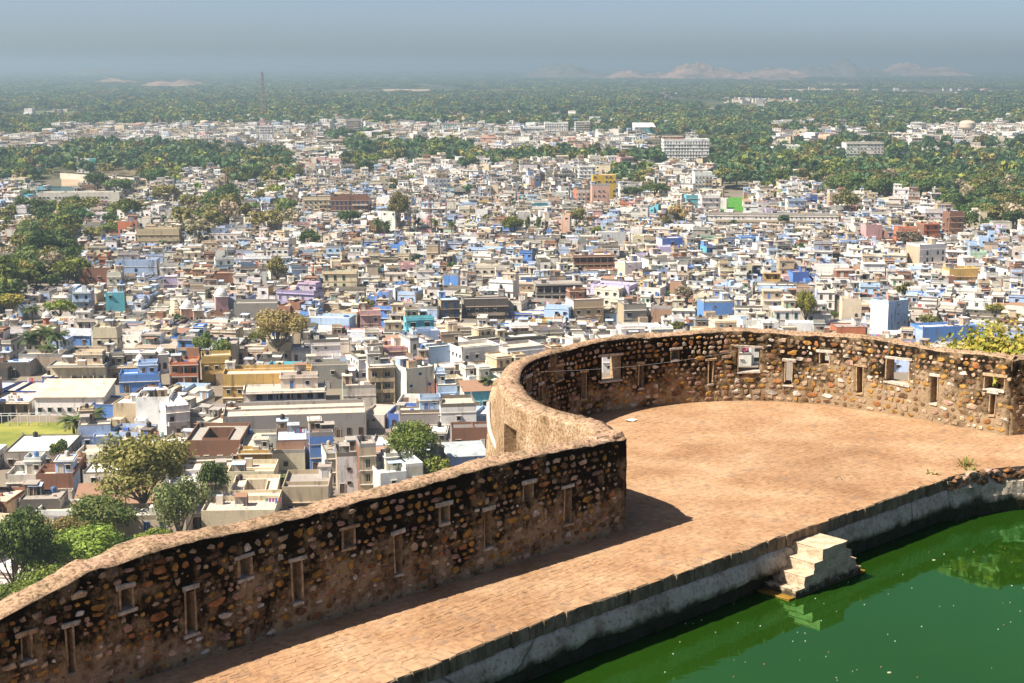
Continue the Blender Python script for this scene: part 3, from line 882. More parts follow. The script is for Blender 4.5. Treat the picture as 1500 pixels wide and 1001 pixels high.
hv = [[(x, y, hill_z(x, y) + (2.0 * noise.noise(Vector((x * .04, y * .04, 0))) if not inside_fort(x, y) else 0)) for y in ys_] for x in xs_]
for i in range(HN - 1):
    for j in range(61): hb.face([hv[i][j], hv[i + 1][j], hv[i + 1][j + 1], hv[i][j + 1]])
tag(hb.obj('fort_hillside', [M['hillrock']], smooth=True), 'steep scrubby rock hillside under the fort wall', 'hillside', kind='structure')

M['pinkrock'] = mat_simple('pink_bare_rock', (0.10, 0.075, 0.055), (0.46, 0.27, 0.18), 0.009, bm=0)
M['greyrock'] = mat_simple('scrub_rock', (0.07, 0.07, 0.05), (0.19, 0.15, 0.11), 0.012, bm=0)
def far_hill(px0, px1, y_base, peaks, mat, label, depth=900):
    """a rocky ridge on the plain; peaks: (px, height in metres)"""
    x0, Y, _ = ground_pt(px0, y_base); x1 = ground_pt(px1, y_base)[0]
    r = MB(); nx, ny = 80, 18; g = []
    for i in range(nx + 1):
        x = x0 + (x1 - x0) * i / nx; px = px0 + (px1 - px0) * i / nx; row = []
        h = 0
        for (pp, hh, ww) in peaks: h = max(h, hh * max(0, 1 - abs((px - pp) / ww) ** 1.6))
        edge = min(1, min(i, nx - i) / 4)
        for j in range(ny + 1):
            y = Y + depth * j / ny
            u = math.sin(math.pi * min(1, j / ny)) ** 0.8
            nz = noise.noise(Vector((x * .004, y * .004, 1))) * .8 + noise.noise(Vector((x * .013, y * .013, 2))) * .6 + noise.noise(Vector((x * .03, y * .03, 4))) * .35
            row.append((x, y, GZ - 1 + u * edge * h * (1 + .55 * nz)))
        g.append(row)
    for i in range(nx):
        for j in range(ny): r.face([g[i][j], g[i + 1][j], g[i + 1][j + 1], g[i][j + 1]])
    tag(r.obj('hill', [mat]), label, 'hill', kind='structure')
far_hill(755, 900, 117, [(825, 88, 70), (860, 60, 40)], M['greyrock'], 'low dark scrub hill on the horizon near the middle')
far_hill(880, 1000, 118, [(930, 50, 45), (975, 48, 40)], M['pinkrock'], 'low pink rocky rise left of the long pink hill')
far_hill(950, 1110, 119, [(1030, 95, 62), (1075, 66, 40)], M['pinkrock'], 'long pink bare rock hill on the horizon')
far_hill(1090, 1230, 117, [(1150, 68, 70)], M['pinkrock'], 'pink rocky saddle between the horizon hills')
far_hill(1170, 1320, 116, [(1255, 128, 34), (1225, 90, 60), (1290, 70, 50)], M['greyrock'], 'pointed grey brown hill on the horizon')
far_hill(1300, 1440, 114, [(1355, 90, 52), (1395, 70, 60)], M['pinkrock'], 'flat pale pink hill at the far right of the horizon')
far_hill(60, 180, 112, [(120, 60, 50)], M['greyrock'], 'faint low hill on the left horizon')
far_hill(120, 205, 125, [(150, 26, 30), (180, 22, 22)], M['pinkrock'], 'left half of the pale quarry scar in the forest', 300)
far_hill(196, 292, 126, [(225, 20, 28), (262, 22, 28)], M['pinkrock'], 'right half of the pale quarry scar in the forest', 300)

def field(px0, px1, y0, y1, mat, label, dz=0.25, slant=0.0):
    p = [ground_pt(px0, y1), ground_pt(px1, y1 + slant), ground_pt(px1, y0 + slant), ground_pt(px0, y0)]
    b = MB(); b.face([(q[0], q[1], GZ + dz) for q in p])
    return tag(b.obj('field', [mat]), label, 'field', kind='structure')
M['crop'] = mat_simple('bright_crop', (0.05, 0.17, 0.02), (0.09, 0.27, 0.035), 0.3, bm=0)
M['grassy'] = mat_simple('olive_field', (0.07, 0.11, 0.025), (0.15, 0.19, 0.05), 0.03, bm=0)
M['lawn'] = mat_simple('yellowing_lawn', (0.14, 0.17, 0.03), (0.30, 0.28, 0.06), 0.12, bm=0)
M['sand'] = mat_simple('bare_sand', (0.34, 0.24, 0.15), (0.50, 0.38, 0.26), 0.05, bm=0)
field(1053, 1098, 290, 310, M['crop'], 'bright green crop field behind the turquoise house')
field(1206, 1270, 240, 252, M['crop'], 'small green crop strip among the trees on the right')
field(1000, 1120, 178, 188, M['grassy'], 'olive field beyond the white suburbs')
field(870, 925, 176, 182, M['grassy'], 'pale green field before the far forest')
field(1100, 1210, 252, 296, M['grassy'], 'grassy clearing among trees right of the town')
field(1400, 1500, 318, 336, M['grassy'], 'rough grass at the right edge of the town')
field(-40, 112, 620, 668, M['lawn'], 'sunlit yellow green lawn beside the palms')
field(472, 534, 195, 204, M['sand'], 'bare sandy ground inside the white suburbs')
field(1330, 1355, 262, 272, M['sand'], 'bare earth bank among the trees')
field(90, 215, 262, 290, M['sand'], 'dusty ground around the town tank')
field(700, 800, 305, 330, M['sand'], 'open dusty square in the middle of town')
STRIPS = [(1135, 1262, 131, 136, 'sand'), (940, 1015, 140, 143, 'sand'), (686, 745, 153, 157, 'sand'), (780, 845, 170, 174, 'sand'), (150, 235, 145, 148, 'sand'), (1040, 1120, 160, 163, 'grassy'), (300, 380, 156, 159, 'grassy'), (560, 640, 131, 134, 'sand'), (440, 520, 140, 142, 'grassy'), (1290, 1400, 142, 145, 'grassy'), (30, 110, 163, 166, 'grassy'), (840, 930, 160, 164, 'grassy'), (1180, 1260, 123, 126, 'sand'), (1420, 1500, 133, 136, 'sand')]
for k_, (a_, b_2, c_, d_, m_n) in enumerate(STRIPS):
    field(a_, b_2, c_, d_, M[m_n], f"thin {'pale earth' if m_n == 'sand' else 'olive grass'} strip in the forest plain, {'far' if c_ < 140 else 'near'}, {('first', 'second', 'third', 'fourth', 'fifth', 'sixth', 'seventh', 'eighth', 'ninth', 'tenth', 'eleventh', 'twelfth', 'thirteenth', 'fourteenth')[sorted(q[0] for q in STRIPS).index(a_)]} from left, {'left' if a_ < 500 else 'middle' if a_ < 1000 else 'right'}", .4)
M['pond2'] = mat_simple('town_tank_water', (0.04, 0.08, 0.075), (0.06, 0.11, 0.10), 0.05, 0.15, 0, 0.5)
b = MB(); b.face([(q[0], q[1], GZ + .5) for q in (ground_pt(50, 286), ground_pt(128, 286), ground_pt(120, 274), ground_pt(62, 274))])
tag(b.obj('town_tank', [M['pond2']]), 'dark green town tank water behind the white market roof', 'water', kind='structure')

# ================================================================== THE TOWN
COL = {'white': (.80, .78, .73), 'off white': (.68, .62, .53), 'cream': (.68, .575, .40), 'grey': (.31, .29, .265), 'dark grey': (.11, .10, .09), 'brick red': (.25, .115, .07),
       'pale brick': (.36, .205, .135), 'pale blue': (.40, .53, .74), 'blue': (.11, .27, .64), 'deep blue': (.07, .15, .46), 'turquoise': (.12, .46, .56), 'pink': (.62, .36, .35),
       'lilac': (.50, .43, .62), 'ochre yellow': (.56, .36, .11), 'tan': (.48, .375, .25), 'pale green': (.42, .56, .40), 'maroon': (.22, .06, .05), 'peach': (.66, .42, .30), 'olive yellow': (.58, .38, .03),
       'orange red': (.52, .16, .07), 'purple': (.30, .12, .45)}
ROOF = {'beige': (.62, .52, .39), 'whitewash': (.75, .71, .63), 'grey': (.36, .32, .28), 'terracotta': (.38, .21, .14), 'dark': (.17, .15, .135), 'sheet': (.40, .43, .46), 'rust': (.30, .16, .10), 'paleblue': (.45, .56, .72)}
def jit(r, c, k=.1):
    f = 1 + r.uniform(-k, k)
    return tuple(min(.85, max(.01, x * f * (1 + r.uniform(-.04, .04)))) for x in c)

# ---- windows and doors that houses share
FR = {'white': (.62, .6, .56), 'brown': (.16, .085, .05), 'blue': (.09, .2, .5), 'green': (.08, .25, .18), 'stone': (.4, .34, .27)}
def win_mesh(w, h, fr, chajja, mull, arch=False):
    b = MB(); t = .09; c = FR[fr]
    if arch:
        n = 7; pts = [(-w / 2, -.035, -h / 2), (w / 2, -.035, -h / 2)] + [(w / 2 * math.cos(math.pi * k / n), -.035, h / 2 - w / 2 + w / 2 * math.sin(math.pi * k / n)) for k in range(n + 1)]
        b.face(pts, (0, 0, 0), 1)
        for k in range(2, len(pts) - 1):
            p, q = pts[k], pts[k + 1]
            b.face([(p[0] * 1.25, -.07, p[2] + .12), (q[0] * 1.25, -.07, q[2] + .12), (q[0], -.07, q[2]), (p[0], -.07, p[2])][::-1], c)
        b.box(-w / 2 - .1, -w / 2, -.075, .05, -h / 2, h / 2 - w / 2, c); b.box(w / 2, w / 2 + .1, -.075, .05, -h / 2, h / 2 - w / 2, c)
    else:
        b.face([(-w / 2, -.02, -h / 2), (w / 2, -.02, -h / 2), (w / 2, -.02, h / 2), (-w / 2, -.02, h / 2)], (0, 0, 0), 1)
        b.box(-w / 2 - t, -w / 2, -.09, .05, -h / 2 - t, h / 2 + t, c); b.box(w / 2, w / 2 + t, -.09, .05, -h / 2 - t, h / 2 + t, c)
        b.box(-w / 2, w / 2, -.088, .05, h / 2, h / 2 + t, c); b.box(-w / 2, w / 2, -.13, .05, -h / 2 - t, -h / 2, c)
        if mull: b.box(-.04, .04, -.06, 0, -h / 2, h / 2, c)
    if chajja: b.box(-w / 2 - .25, w / 2 + .25, -.55, .05, h / 2 + .14, h / 2 + .22, (.45, .41, .35), bottom=True)
    return b
WB = {}
for fr in FR:
    WB['small', fr] = win_mesh(.85, 1.0, fr, True, False)
    WB['wide', fr] = win_mesh(1.4, 1.25, fr, True, True)
    WB['tall', fr] = win_mesh(.85, 1.7, fr, False, True)
    WB['arch', fr] = win_mesh(1.0, 1.9, fr, False, False, True)
    WB['vent', fr] = win_mesh(.7, .5, fr, False, False)
    d = MB(); c = FR[fr]
    d.box(-.5, .5, -.06, .02, 0, 2.05, tuple(x * .8 for x in c)); d.box(-.6, -.5, -.1, .02, 0, 2.15, COL['off white']); d.box(.5, .6, -.1, .02, 0, 2.15, COL['off white']); d.box(-.5, .5, -.1, .02, 2.05, 2.15, COL['off white'])
    WB['door', fr] = d
WM = {}
def win_data(k):
    if k not in WM: WM[k] = WB[k].mesh('door' if k[0] == 'door' else 'window', [M['paint'], M['dark']])
    return WM[k]
def lite(k):
    """the same opening with fewer faces, for houses in the far mass"""
    b = MB(); w, h = {'small': (.9, 1.05), 'wide': (1.5, 1.3), 'tall': (.9, 1.7), 'arch': (1.05, 1.9), 'vent': (.75, .5), 'door': (1.0, 2.05)}[k[0]]
    z0 = 0 if k[0] == 'door' else -h / 2
    b.face([(-w / 2, -.03, z0), (w / 2, -.03, z0), (w / 2, -.03, z0 + h), (-w / 2, -.03, z0 + h)], (.025, .025, .03) if k[0] != 'door' else FR[k[1]])
    b.face([(-w / 2 - .2, -.45, z0 + h + .08), (w / 2 + .2, -.45, z0 + h + .08), (w / 2 + .2, 0, z0 + h + .16), (-w / 2 - .2, 0, z0 + h + .16)], (.42, .38, .33))
    return b
WL = {k: lite(k) for k in WB}

class House:
    def __init__(self): self.parts = []; self.wins = []; self.feat = []
    def part(self, name, parent=None):
        b = MB(); b.up = parent; self.parts.append((name, b)); return b
def parapet(b, x0, x1, y0, y1, z, h, col, t=.16, gap=None):
    b.box(x0, x1, y0, y0 + t, z, z + h, col); b.box(x0, x1, y1 - t, y1, z, z + h, col)
    b.box(x0, x0 + t, y0 + t, y1 - t, z, z + h * .98, col); b.box(x1 - t, x1, y0 + t, y1 - t, z, z + h * .98, col)
def face_windows(H, r, x0, x1, y0, y1, z, st, sh, sides, fr, kinds, prob, door=True):
    for sd in sides:
        L = (x1 - x0) if sd == 'f' else (y1 - y0)
        n = max(1, int(L / r.uniform(2.3, 3.2)))
        if sd != 'f' and r.random() < .45: continue
        kd = r.choice(kinds)
        for s_ in range(st):
            for k in range(n):
                if r.random() > prob: continue
                u = (k + .5) / n
                hz = {'small': 1.6, 'wide': 1.55, 'tall': 1.45, 'arch': 1.4, 'vent': 2.2}[kd]
                if sd == 'f': mw = Matrix.Translation((x0 + u * L, y0, z + s_ * sh + hz))
                elif sd == 'l': mw = Matrix.Translation((x0, y1 - u * L, z + s_ * sh + hz)) @ Matrix.Rotation(-math.pi / 2, 4, 'Z')
                else: mw = Matrix.Translation((x1, y0 + u * L, z + s_ * sh + hz)) @ Matrix.Rotation(math.pi / 2, 4, 'Z')
                H.wins.append(((kd, fr), mw, None))
    if door: H.wins.append((('door', fr), Matrix.Translation((x0 + (x1 - x0) * r.choice((.2, .5, .8)), y0, z)), None))
def water_tank(H, r, x, y, z):
    b = H.part('water_tank'); c = r.choice([(.02, .02, .022)] * 5 + [(.06, .16, .36), (.6, .58, .54), (.4, .36, .3)])
    rr = r.uniform(.45, .65); b.lathe(x, y, z, [(rr * .95, 0), (rr, .1), (rr, .95), (rr * .75, 1.15), (rr * .3, 1.22), (rr * .3, 1.3), (.01, 1.31)], 8, c)
def build_house(r, w, d, st, style, fc, sc_, rc, sides=('f', 'l', 'r'), clutter=1.0, h=None, fr=None, room_col=None):
    """geometry of one flat-roofed masonry house; front faces -y"""
    H = House(); sh = 3.05; h = h or st * sh + .25
    st = max(1, int(h / sh + .1))
    F, S, R = jit(r, COL[fc]), jit(r, COL[sc_]), jit(r, ROOF[rc])
    trim = jit(r, r.choice((COL['off white'], F, COL['tan'])))
    fr = fr or r.choices(list(FR), (3, 3, 2, 1, 2))[0]
    kinds = r.choice((['small'], ['wide', 'small'], ['tall'], ['small', 'vent'], ['arch', 'small']))
    x0, x1, y0, y1 = -w / 2, w / 2, -d / 2, d / 2
    wb = H.part('wall')
    pc = r.choice((F, F, F, jit(r, COL['grey']), tuple(x * .55 for x in F), jit(r, (.17, .15, .125))))
    pp = r.choice((.35, .6, .9, 1.0))
    if style in ('shed', 'hall'):
        zf, zb = h, h + d * .16
        wb.box(x0, x1, y0, y1, 0, h, F, left=S, right=S)
        rb = H.part('roof'); o = .45
        if style == 'hall':
            n = max(3, int(w / 2.2))
            for k in range(n):
                a, b2 = x0 - o + (w + 2 * o) * k / n, x0 - o + (w + 2 * o) * (k + 1) / n - .04
                R2 = jit(r, R, .08)
                rb.face([(a, y0 - o, zf), (b2, y0 - o, zf), (b2, y1 + o, zb), (a, y1 + o, zb)], R2); rb.face([(a, y0 - o, zf - .12), (a, y1 + o, zb - .12), (b2, y1 + o, zb - .12), (b2, y0 - o, zf - .12)], R2)
                rb.face([(a, y0 - o, zf - .12), (b2, y0 - o, zf - .12), (b2, y0 - o, zf), (a, y0 - o, zf)], R2)
        else:
            rb.face([(x0 - o, y0 - o, zf + .05), (x1 + o, y0 - o, zf + .05), (x1 + o, y1 + o, zb), (x0 - o, y1 + o, zb)], R)
            rb.face([(x0 - o, y0 - o, zf - .03), (x0 - o, y1 + o, zb - .08), (x1 + o, y1 + o, zb - .08), (x1 + o, y0 - o, zf - .03)], R)
            rb.face([(x0 - o, y0 - o, zf - .03), (x1 + o, y0 - o, zf - .03), (x1 + o, y0 - o, zf + .05), (x0 - o, y0 - o, zf + .05)], R)
        wb.face([(x0, y1, h - .2), (x0, y0, h - .2), (x0, y1, zb - .1)], S); wb.face([(x1, y0, h - .2), (x1, y1, h - .2), (x1, y1, zb - .1)], S); wb.face([(x1, y1, h - .2), (x0, y1, h - .2), (x0, y1, zb - .1), (x1, y1, zb - .1)], S)
        face_windows(H, r, x0, x1, y0, y1, 0, st, sh, sides, fr, ['small', 'vent'], .75)
        H.feat.append('sloping sheet roof'); return H
    if style == 'court':
        t = min(w, d) * .27
        for (a, b2, c, e) in ((x0, x1, y0, y0 + t), (x0, x1, y1 - t, y1), (x0, x0 + t, y0 + t, y1 - t), (x1 - t, x1, y0 + t, y1 - t)):
            wb.box(a, b2, c, e, 0, h, F, top=R, left=S, right=S)
        pb = H.part('parapet'); parapet(pb, x0, x1, y0, y1, h, .8, pc); parapet(pb, x0 + t - .16, x1 - t + .16, y0 + t - .16, y1 - t + .16, h, .5, pc)
        face_windows(H, r, x0, x1, y0, y1, 0, st, sh, sides, fr, kinds, .6)
        H.feat.append('open courtyard')
        if r.random() < .6: water_tank(H, r, x0 + 1, y1 - 1, h)
        return H
    if style == 'veranda':
        t = min(2.4, d * .3)
        wb.box(x0, x1, y0 + t, y1, 0, h, F, top=R, left=S, right=S)
        vb = H.part('veranda')
        for s_ in range(st):
            z = s_ * sh
            vb.box(x0, x1, y0, y0 + t, z - .02 if s_ else 0, z + .22 if s_ else .25, trim)
            n = max(2, int(w / 3))
            for k in range(n + 1):
                xx = x0 + .15 + (w - .3) * k / n; vb.box(xx - .15, xx + .15, y0 + .1, y0 + .4, z + .22, z + sh - .02, trim)
            if s_: vb.box(x0, x1, y0 + .02, y0 + .12, z + .22, z + 1.0, F)
        rb = H.part('roof'); rb.box(x0 - .25, x1 + .25, y0 - .4, y1 + .1, h - .05, h + .12, trim, top=R, bottom=True)
        pb = H.part('parapet'); parapet(pb, x0, x1, y0 + .1, y1, h + .12, pp * .8, pc)
        face_windows(H, r, x0, x1, y0 + t, y1, 0, st, sh, ('f',), fr, ['tall', 'wide'], .8)
        H.feat.append('columned veranda'); z_roof = h + .12
    elif style == 'split':
        k = r.uniform(.4, .62); xm = x0 + w * k; h2 = h + r.choice((-3, 2.8, 1.5)); h2 = max(3, h2)
        wb.box(x0, xm, y0, y1, 0, h, F, top=R, left=S, right=S); w2 = H.part('wing')
        yo = r.uniform(0, d * .25); R2 = jit(r, ROOF[r.choice(list(ROOF))])
        w2.box(xm, x1, y0 + yo, y1, 0, h2, S if r.random() < .5 else F, top=R2, right=S)
        pb = H.part('parapet'); parapet(pb, x0, xm - .02, y0, y1, h, pp, pc); parapet(pb, xm, x1, y0 + yo, y1, h2, pp * .7, pc)
        face_windows(H, r, x0, xm, y0, y1, 0, st, sh, ('f', 'l'), fr, kinds, .7); face_windows(H, r, xm, x1, y0 + yo, y1, 0, max(1, int(h2 / sh)), sh, ('f', 'r'), fr, kinds, .7, False)
        H.feat.append('stepped roofs'); x1 = xm; w = x1 - x0; z_roof = h
    else:
        wb.box(x0, x1, y0, y1, 0, h, F, top=R, left=S, right=S)
        # projecting floor bands
        bb = wb
        for s_ in (range(1, st + 1) if style not in ('blank', 'bare') else ()):
            pr = r.choice((.12, .3, .5)); bb.box(x0 - .06, x1 + .06, y0 - pr, y0 - .002, s_ * sh - .08, s_ * sh + .06, trim, bottom=True)
        pb = H.part('parapet'); parapet(pb, x0, x1, y0, y1, h, pp, pc)
        if style != 'blank': face_windows(H, r, x0, x1, y0, y1, 0, st, sh, sides, fr, kinds, .95 if style == 'apart' else .72)
        elif r.random() < .7: face_windows(H, r, x0, x1, y0, y1, 0, st, sh, ('f',), fr, ['vent', 'small'], .3)
        z_roof = h
        if style in ('balcony', 'apart') and st >= 2:
            for s_ in range(1, st):
                b = H.part('balcony'); xa = x0 + w * (.08 if style == 'balcony' else .55); xb = x0 + w * (.92 if style == 'balcony' else .95); z = s_ * sh
                b.box(xa, xb, y0 - 1.1, y0 - .01, z - .1, z + .05, trim, bottom=True)
                b = H.part('railing', b)
                b.box(xa, xb, y0 - 1.1, y0 - 1.02, z + .05, z + .95, jit(r, r.choice((F, trim, COL['ochre yellow'])))); b.box(xa, xa + .08, y0 - 1.02, y0 - .01, z + .05, z + .94, F); b.box(xb - .08, xb, y0 - 1.02, y0 - .01, z + .05, z + .94, F)
            H.feat.append('front balcony')
    if style in ('plain', 'blank', 'balcony', 'room') and w > 6 and r.random() < .5:
        b = H.part('annex'); aw = w * r.uniform(.3, .55); ax = x0 if r.random() < .5 else x1 - aw; ah = r.uniform(2.6, 3.4); ad = r.uniform(1.8, 3.4); ac = jit(r, r.choice((F, S, COL['tan'], COL['off white'], COL['brick red'])))
        b.box(ax, ax + aw, y0 - ad, y0 - .004, 0, ah, ac, top=jit(r, ROOF[r.choice(('beige', 'whitewash', 'grey', 'sheet', 'rust'))]), bottom=False)
        parapet(b, ax, ax + aw, y0 - ad, y0 - .004, ah, r.choice((.15, .4, .7)), ac, .12)
    if style not in ('veranda',) and r.random() < .55 * clutter and w > 4:
        if r.random() < .5: xx = r.uniform(x0 + w * .25, x0 + w * .75); pb.box(xx, xx + .14, y0 + .16, y1 - .16, z_roof, z_roof + r.uniform(.35, 1.1), pc)
        else: yy = r.uniform(y0 + d * .25, y0 + d * .75); pb.box(x0 + .16, x1 - .16, yy, yy + .14, z_roof, z_roof + r.uniform(.35, 1.1), pc)
    if r.random() < .4 * clutter and w > 4:
        b = H.part('roof_box'); bw = r.uniform(1.2, 2.4); bx = x0 + .2 + r.random() * max(.1, w - bw - .4); by = y0 + .3 + r.random() * max(.1, d - bw - .6); bh = r.uniform(.9, 2.2)
        b.box(bx, bx + bw, by, by + bw * r.uniform(.6, 1), z_roof, z_roof + bh, jit(r, r.choice((COL['off white'], COL['tan'], COL['white'], COL['brick red'], COL['pale blue'], F))), top=jit(r, ROOF[r.choice(('beige', 'whitewash', 'sheet', 'rust', 'grey'))]))
    # things on the flat roof
    rcx = lambda: r.uniform(x0 + 1.2, max(x0 + 1.3, x1 - 1.2)); rcy = lambda: r.uniform(y0 + 1.2, max(y0 + 1.3, y1 - 1.2))
    RC = jit(r, COL[room_col] if room_col else r.choice((COL[fc], COL[fc], COL['off white'], COL['white'], COL['pale blue'], COL['brick red'], COL['grey'], COL['tan'], COL['tan'])))
    q = r.random()
    if style == 'room' or (style in ('plain', 'balcony', 'veranda', 'split') and q < .42 * clutter and w > 5):
        b = H.part('upper_room'); a = x0 + w * r.choice((0.02, .45)); e = a + w * r.uniform(.42, .53); c = y1 - d * r.uniform(.4, .65); hh = r.uniform(2.5, 2.9)
        b.box(a, e, c, y1 - .02, z_roof, z_roof + hh, RC, top=R, left=jit(r, RC), right=S)
        b.box(a - .3, e + .3, c - .35, y1 + .1, z_roof + hh, z_roof + hh + .13, trim, top=R, bottom=True)
        parapet(b, a, e, c, y1 - .02, z_roof + hh + .13, r.choice((.2, .5, .8)), RC, .12)
        H.wins.append((('door', fr), Matrix.Translation((a + (e - a) * .3, c, z_roof)), b)); H.wins.append((('small', fr), Matrix.Translation((a + (e - a) * .72, c, z_roof + 1.5)), b))
        H.feat.append('roof room'); 
        if r.random() < .5: water_tank(H, r, (a + e) / 2, y1 - 1, z_roof + hh + .13)
    elif style != 'bare' and q < .78 * clutter and w > 4.5:
        b = H.part('stair_room'); a = x0 + .2 if r.random() < .5 else x1 - 2.6; c = y1 - r.uniform(3.0, 3.6)
        b.box(a, a + 2.4, c, y1 - .2, z_roof, z_roof + 2.35, RC, top=R, left=jit(r, RC)); b.box(a - .2, a + 2.6, c - .3, y1, z_roof + 2.35, z_roof + 2.47, trim, top=R, bottom=True)
        H.wins.append((('door', fr), Matrix.Translation((a + 1.2, c, z_roof)), b)); H.feat.append('stair room')
        if r.random() < .55: water_tank(H, r, a + 1.2, y1 - 1.2, z_roof + 2.47)
    if r.random() < .35 * clutter: water_tank(H, r, rcx(), y1 - 1, z_roof)
    if r.random() < .30 * clutter and w > 5:
        b = H.part('roof_shed'); a = rcx() - 1; c = rcy(); ww = r.uniform(1.8, 3); sc2 = ROOF[r.choice(('sheet', 'rust', 'paleblue', 'grey'))]
        for (xx, yy) in ((a, c), (a + ww, c), (a, c + 1.8), (a + ww, c + 1.8)): b.box(xx - .06, xx + .06, yy - .06, yy + .06, z_roof, z_roof + 2.0, COL['grey'])
        b.face([(a - .2, c - .2, z_roof + 2), (a + ww + .2, c - .2, z_roof + 2), (a + ww + .2, c + 2, z_roof + 2.3), (a - .2, c + 2, z_roof + 2.3)], sc2); b.face([(a - .2, c - .2, z_roof + 1.94), (a - .2, c + 2, z_roof + 2.24), (a + ww + .2, c + 2, z_roof + 2.24), (a + ww + .2, c - .2, z_roof + 1.94)], sc2)
        b.box(a - .2, a + ww + .2, c + 1.8, c + 1.9, z_roof, z_roof + 2.2, jit(r, COL['grey'])); H.feat.append('tin roof shed')
    if r.random() < .13 * clutter:
        b = H.part('laundry'); a = rcx() - 1; c = rcy(); n = r.randint(3, 6)
        b.box(a - .04, a + .04, c, c + .06, z_roof, z_roof + 1.75, COL['grey']); b.box(a + n * .6, a + n * .6 + .08, c, c + .06, z_roof, z_roof + 1.75, COL['grey'])
        for k in range(n):
            hh = r.uniform(.7, 1.3); b.box(a + .08 + k * .6, a + .55 + k * .6, c + .01, c + .05, z_roof + 1.65 - hh, z_roof + 1.65, r.choice([(.45, .06, .07), (.5, .14, .25), (.1, .18, .42), (.7, .7, .68), (.6, .55, .5), (.6, .3, .08), (.12, .3, .25), (.3, .1, .32)]), bottom=True)
        H.feat.append('washing line')
    if r.random() < .5 * clutter:
        b = pb; cc = jit(r, COL['grey'])
        for (xx, yy) in ((x0 + .14, y0 + .14), (x1 - .14, y0 + .14), (x0 + .14, y1 - .14), (x1 - .14, y1 - .14)): b.box(xx - .16, xx + .16, yy - .16, yy + .16, z_roof, z_roof + pp + r.uniform(.15, .6), cc)
    if r.random() < .25 * clutter:
        for _ in range(r.randint(2, 5)):
            b = H.part('roof_bundle'); xx, yy, s_ = rcx(), rcy(), r.uniform(.25, .7); b.box(xx - s_, xx + s_, yy - s_ * .6, yy + s_ * .6, z_roof, z_roof + s_ * r.uniform(.5, 1.2), jit(r, r.choice((COL['brick red'], COL['tan'], COL['grey'], COL['deep blue'], COL['off white'])), .3))
    return H

# ---- where what stands: bands of photo rows with column limits
#   H packed houses, h houses and trees, m mostly trees, T trees, . kept clear
ZONES = [(178, 190, [(260, 'T'), (500, 'm'), (560, 'h'), (720, 'm'), (770, 'T'), (900, 'm'), (1000, 'm'), (1150, 'T'), (1310, 'm'), (1380, 'T'), (1600, 'm')]),
         (190, 205, [(80, 'T'), (475, 'h'), (538, '.'), (800, 'h'), (960, 'm'), (1130, 'T'), (1290, 'm'), (1325, 'T'), (1600, 'h')]),
         (205, 220, [(60, 'h'), (470, 'H'), (560, 'm'), (960, 'H'), (1050, '.'), (1130, 'T'), (1230, 'h'), (1310, 'm'), (1600, 'H')]),
         (220, 234, [(95, 'h'), (260, 'T'), (330, 'm'), (500, 'h'), (690, 'T'), (960, 'h'), (1050, '.'), (1120, 'T'), (1240, 'm'), (1300, '.'), (1330, 'T'), (1600, 'm')]),
         (234, 250, [(430, 'T'), (500, 'h'), (1600, 'T')]),
         (250, 262, [(430, 'T'), (480, 'h'), (540, 'm'), (660, 'H'), (750, 'm'), (930, 'H'), (1045, 'h'), (1600, 'T')]),
         (262, 280, [(50, 'T'), (215, '.'), (260, 'T'), (335, 'h'), (430, 'T'), (560, 'H'), (620, 'h'), (900, 'H'), (955, 'm'), (1045, 'H'), (1600, 'T')]),
         (280, 300, [(50, 'h'), (60, 'H'), (120, '.'), (185, 'H'), (430, 'h'), (1050, 'H'), (1100, '.'), (1110, 'H'), (1215, 'h'), (1600, 'T')]),
         (300, 320, [(60, 'h'), (185, 'H'), (300, 'h'), (350, 'm'), (430, 'h'), (1050, 'H'), (1100, '.'), (1340, 'H'), (1410, 'h'), (1600, 'T')]),
         (320, 345, [(55, 'h'), (110, 'm'), (190, 'h'), (270, 'H'), (340, 'm'), (430, 'h'), (1390, 'H'), (1600, 'm')]),
         (345, 382, [(30, 'h'), (110, 'T'), (255, 'H'), (325, 'h'), (1600, 'H')]),
         (382, 430, [(15, 'h'), (108, 'T'), (1600, 'H')]),
         (430, 462, [(35, 'm'), (1600, 'H')]),
         (462, 615, [(1600, 'H')]), (615, 672, [(112, '.'), (1600, 'H')]), (672, 1000, [(1600, 'H')])]
def zone(px, py):
    for a, b, cols in ZONES:
        if a <= py < b:
            for lim, ch in cols:
                if px < lim: return ch
    return None
SIL = [(-200, 1000), (0, 888), (160, 812), (380, 775), (480, 742), (580, 722), (716, 692), (719, 600), (743, 540), (815, 506), (960, 489), (1100, 485), (1250, 491), (1400, 512), (1700, 545)]
_sx = [p[0] for p in SIL]; _sy = [p[1] for p in SIL]
def seen(px, py): return py < np.interp(px, _sx, _sy)

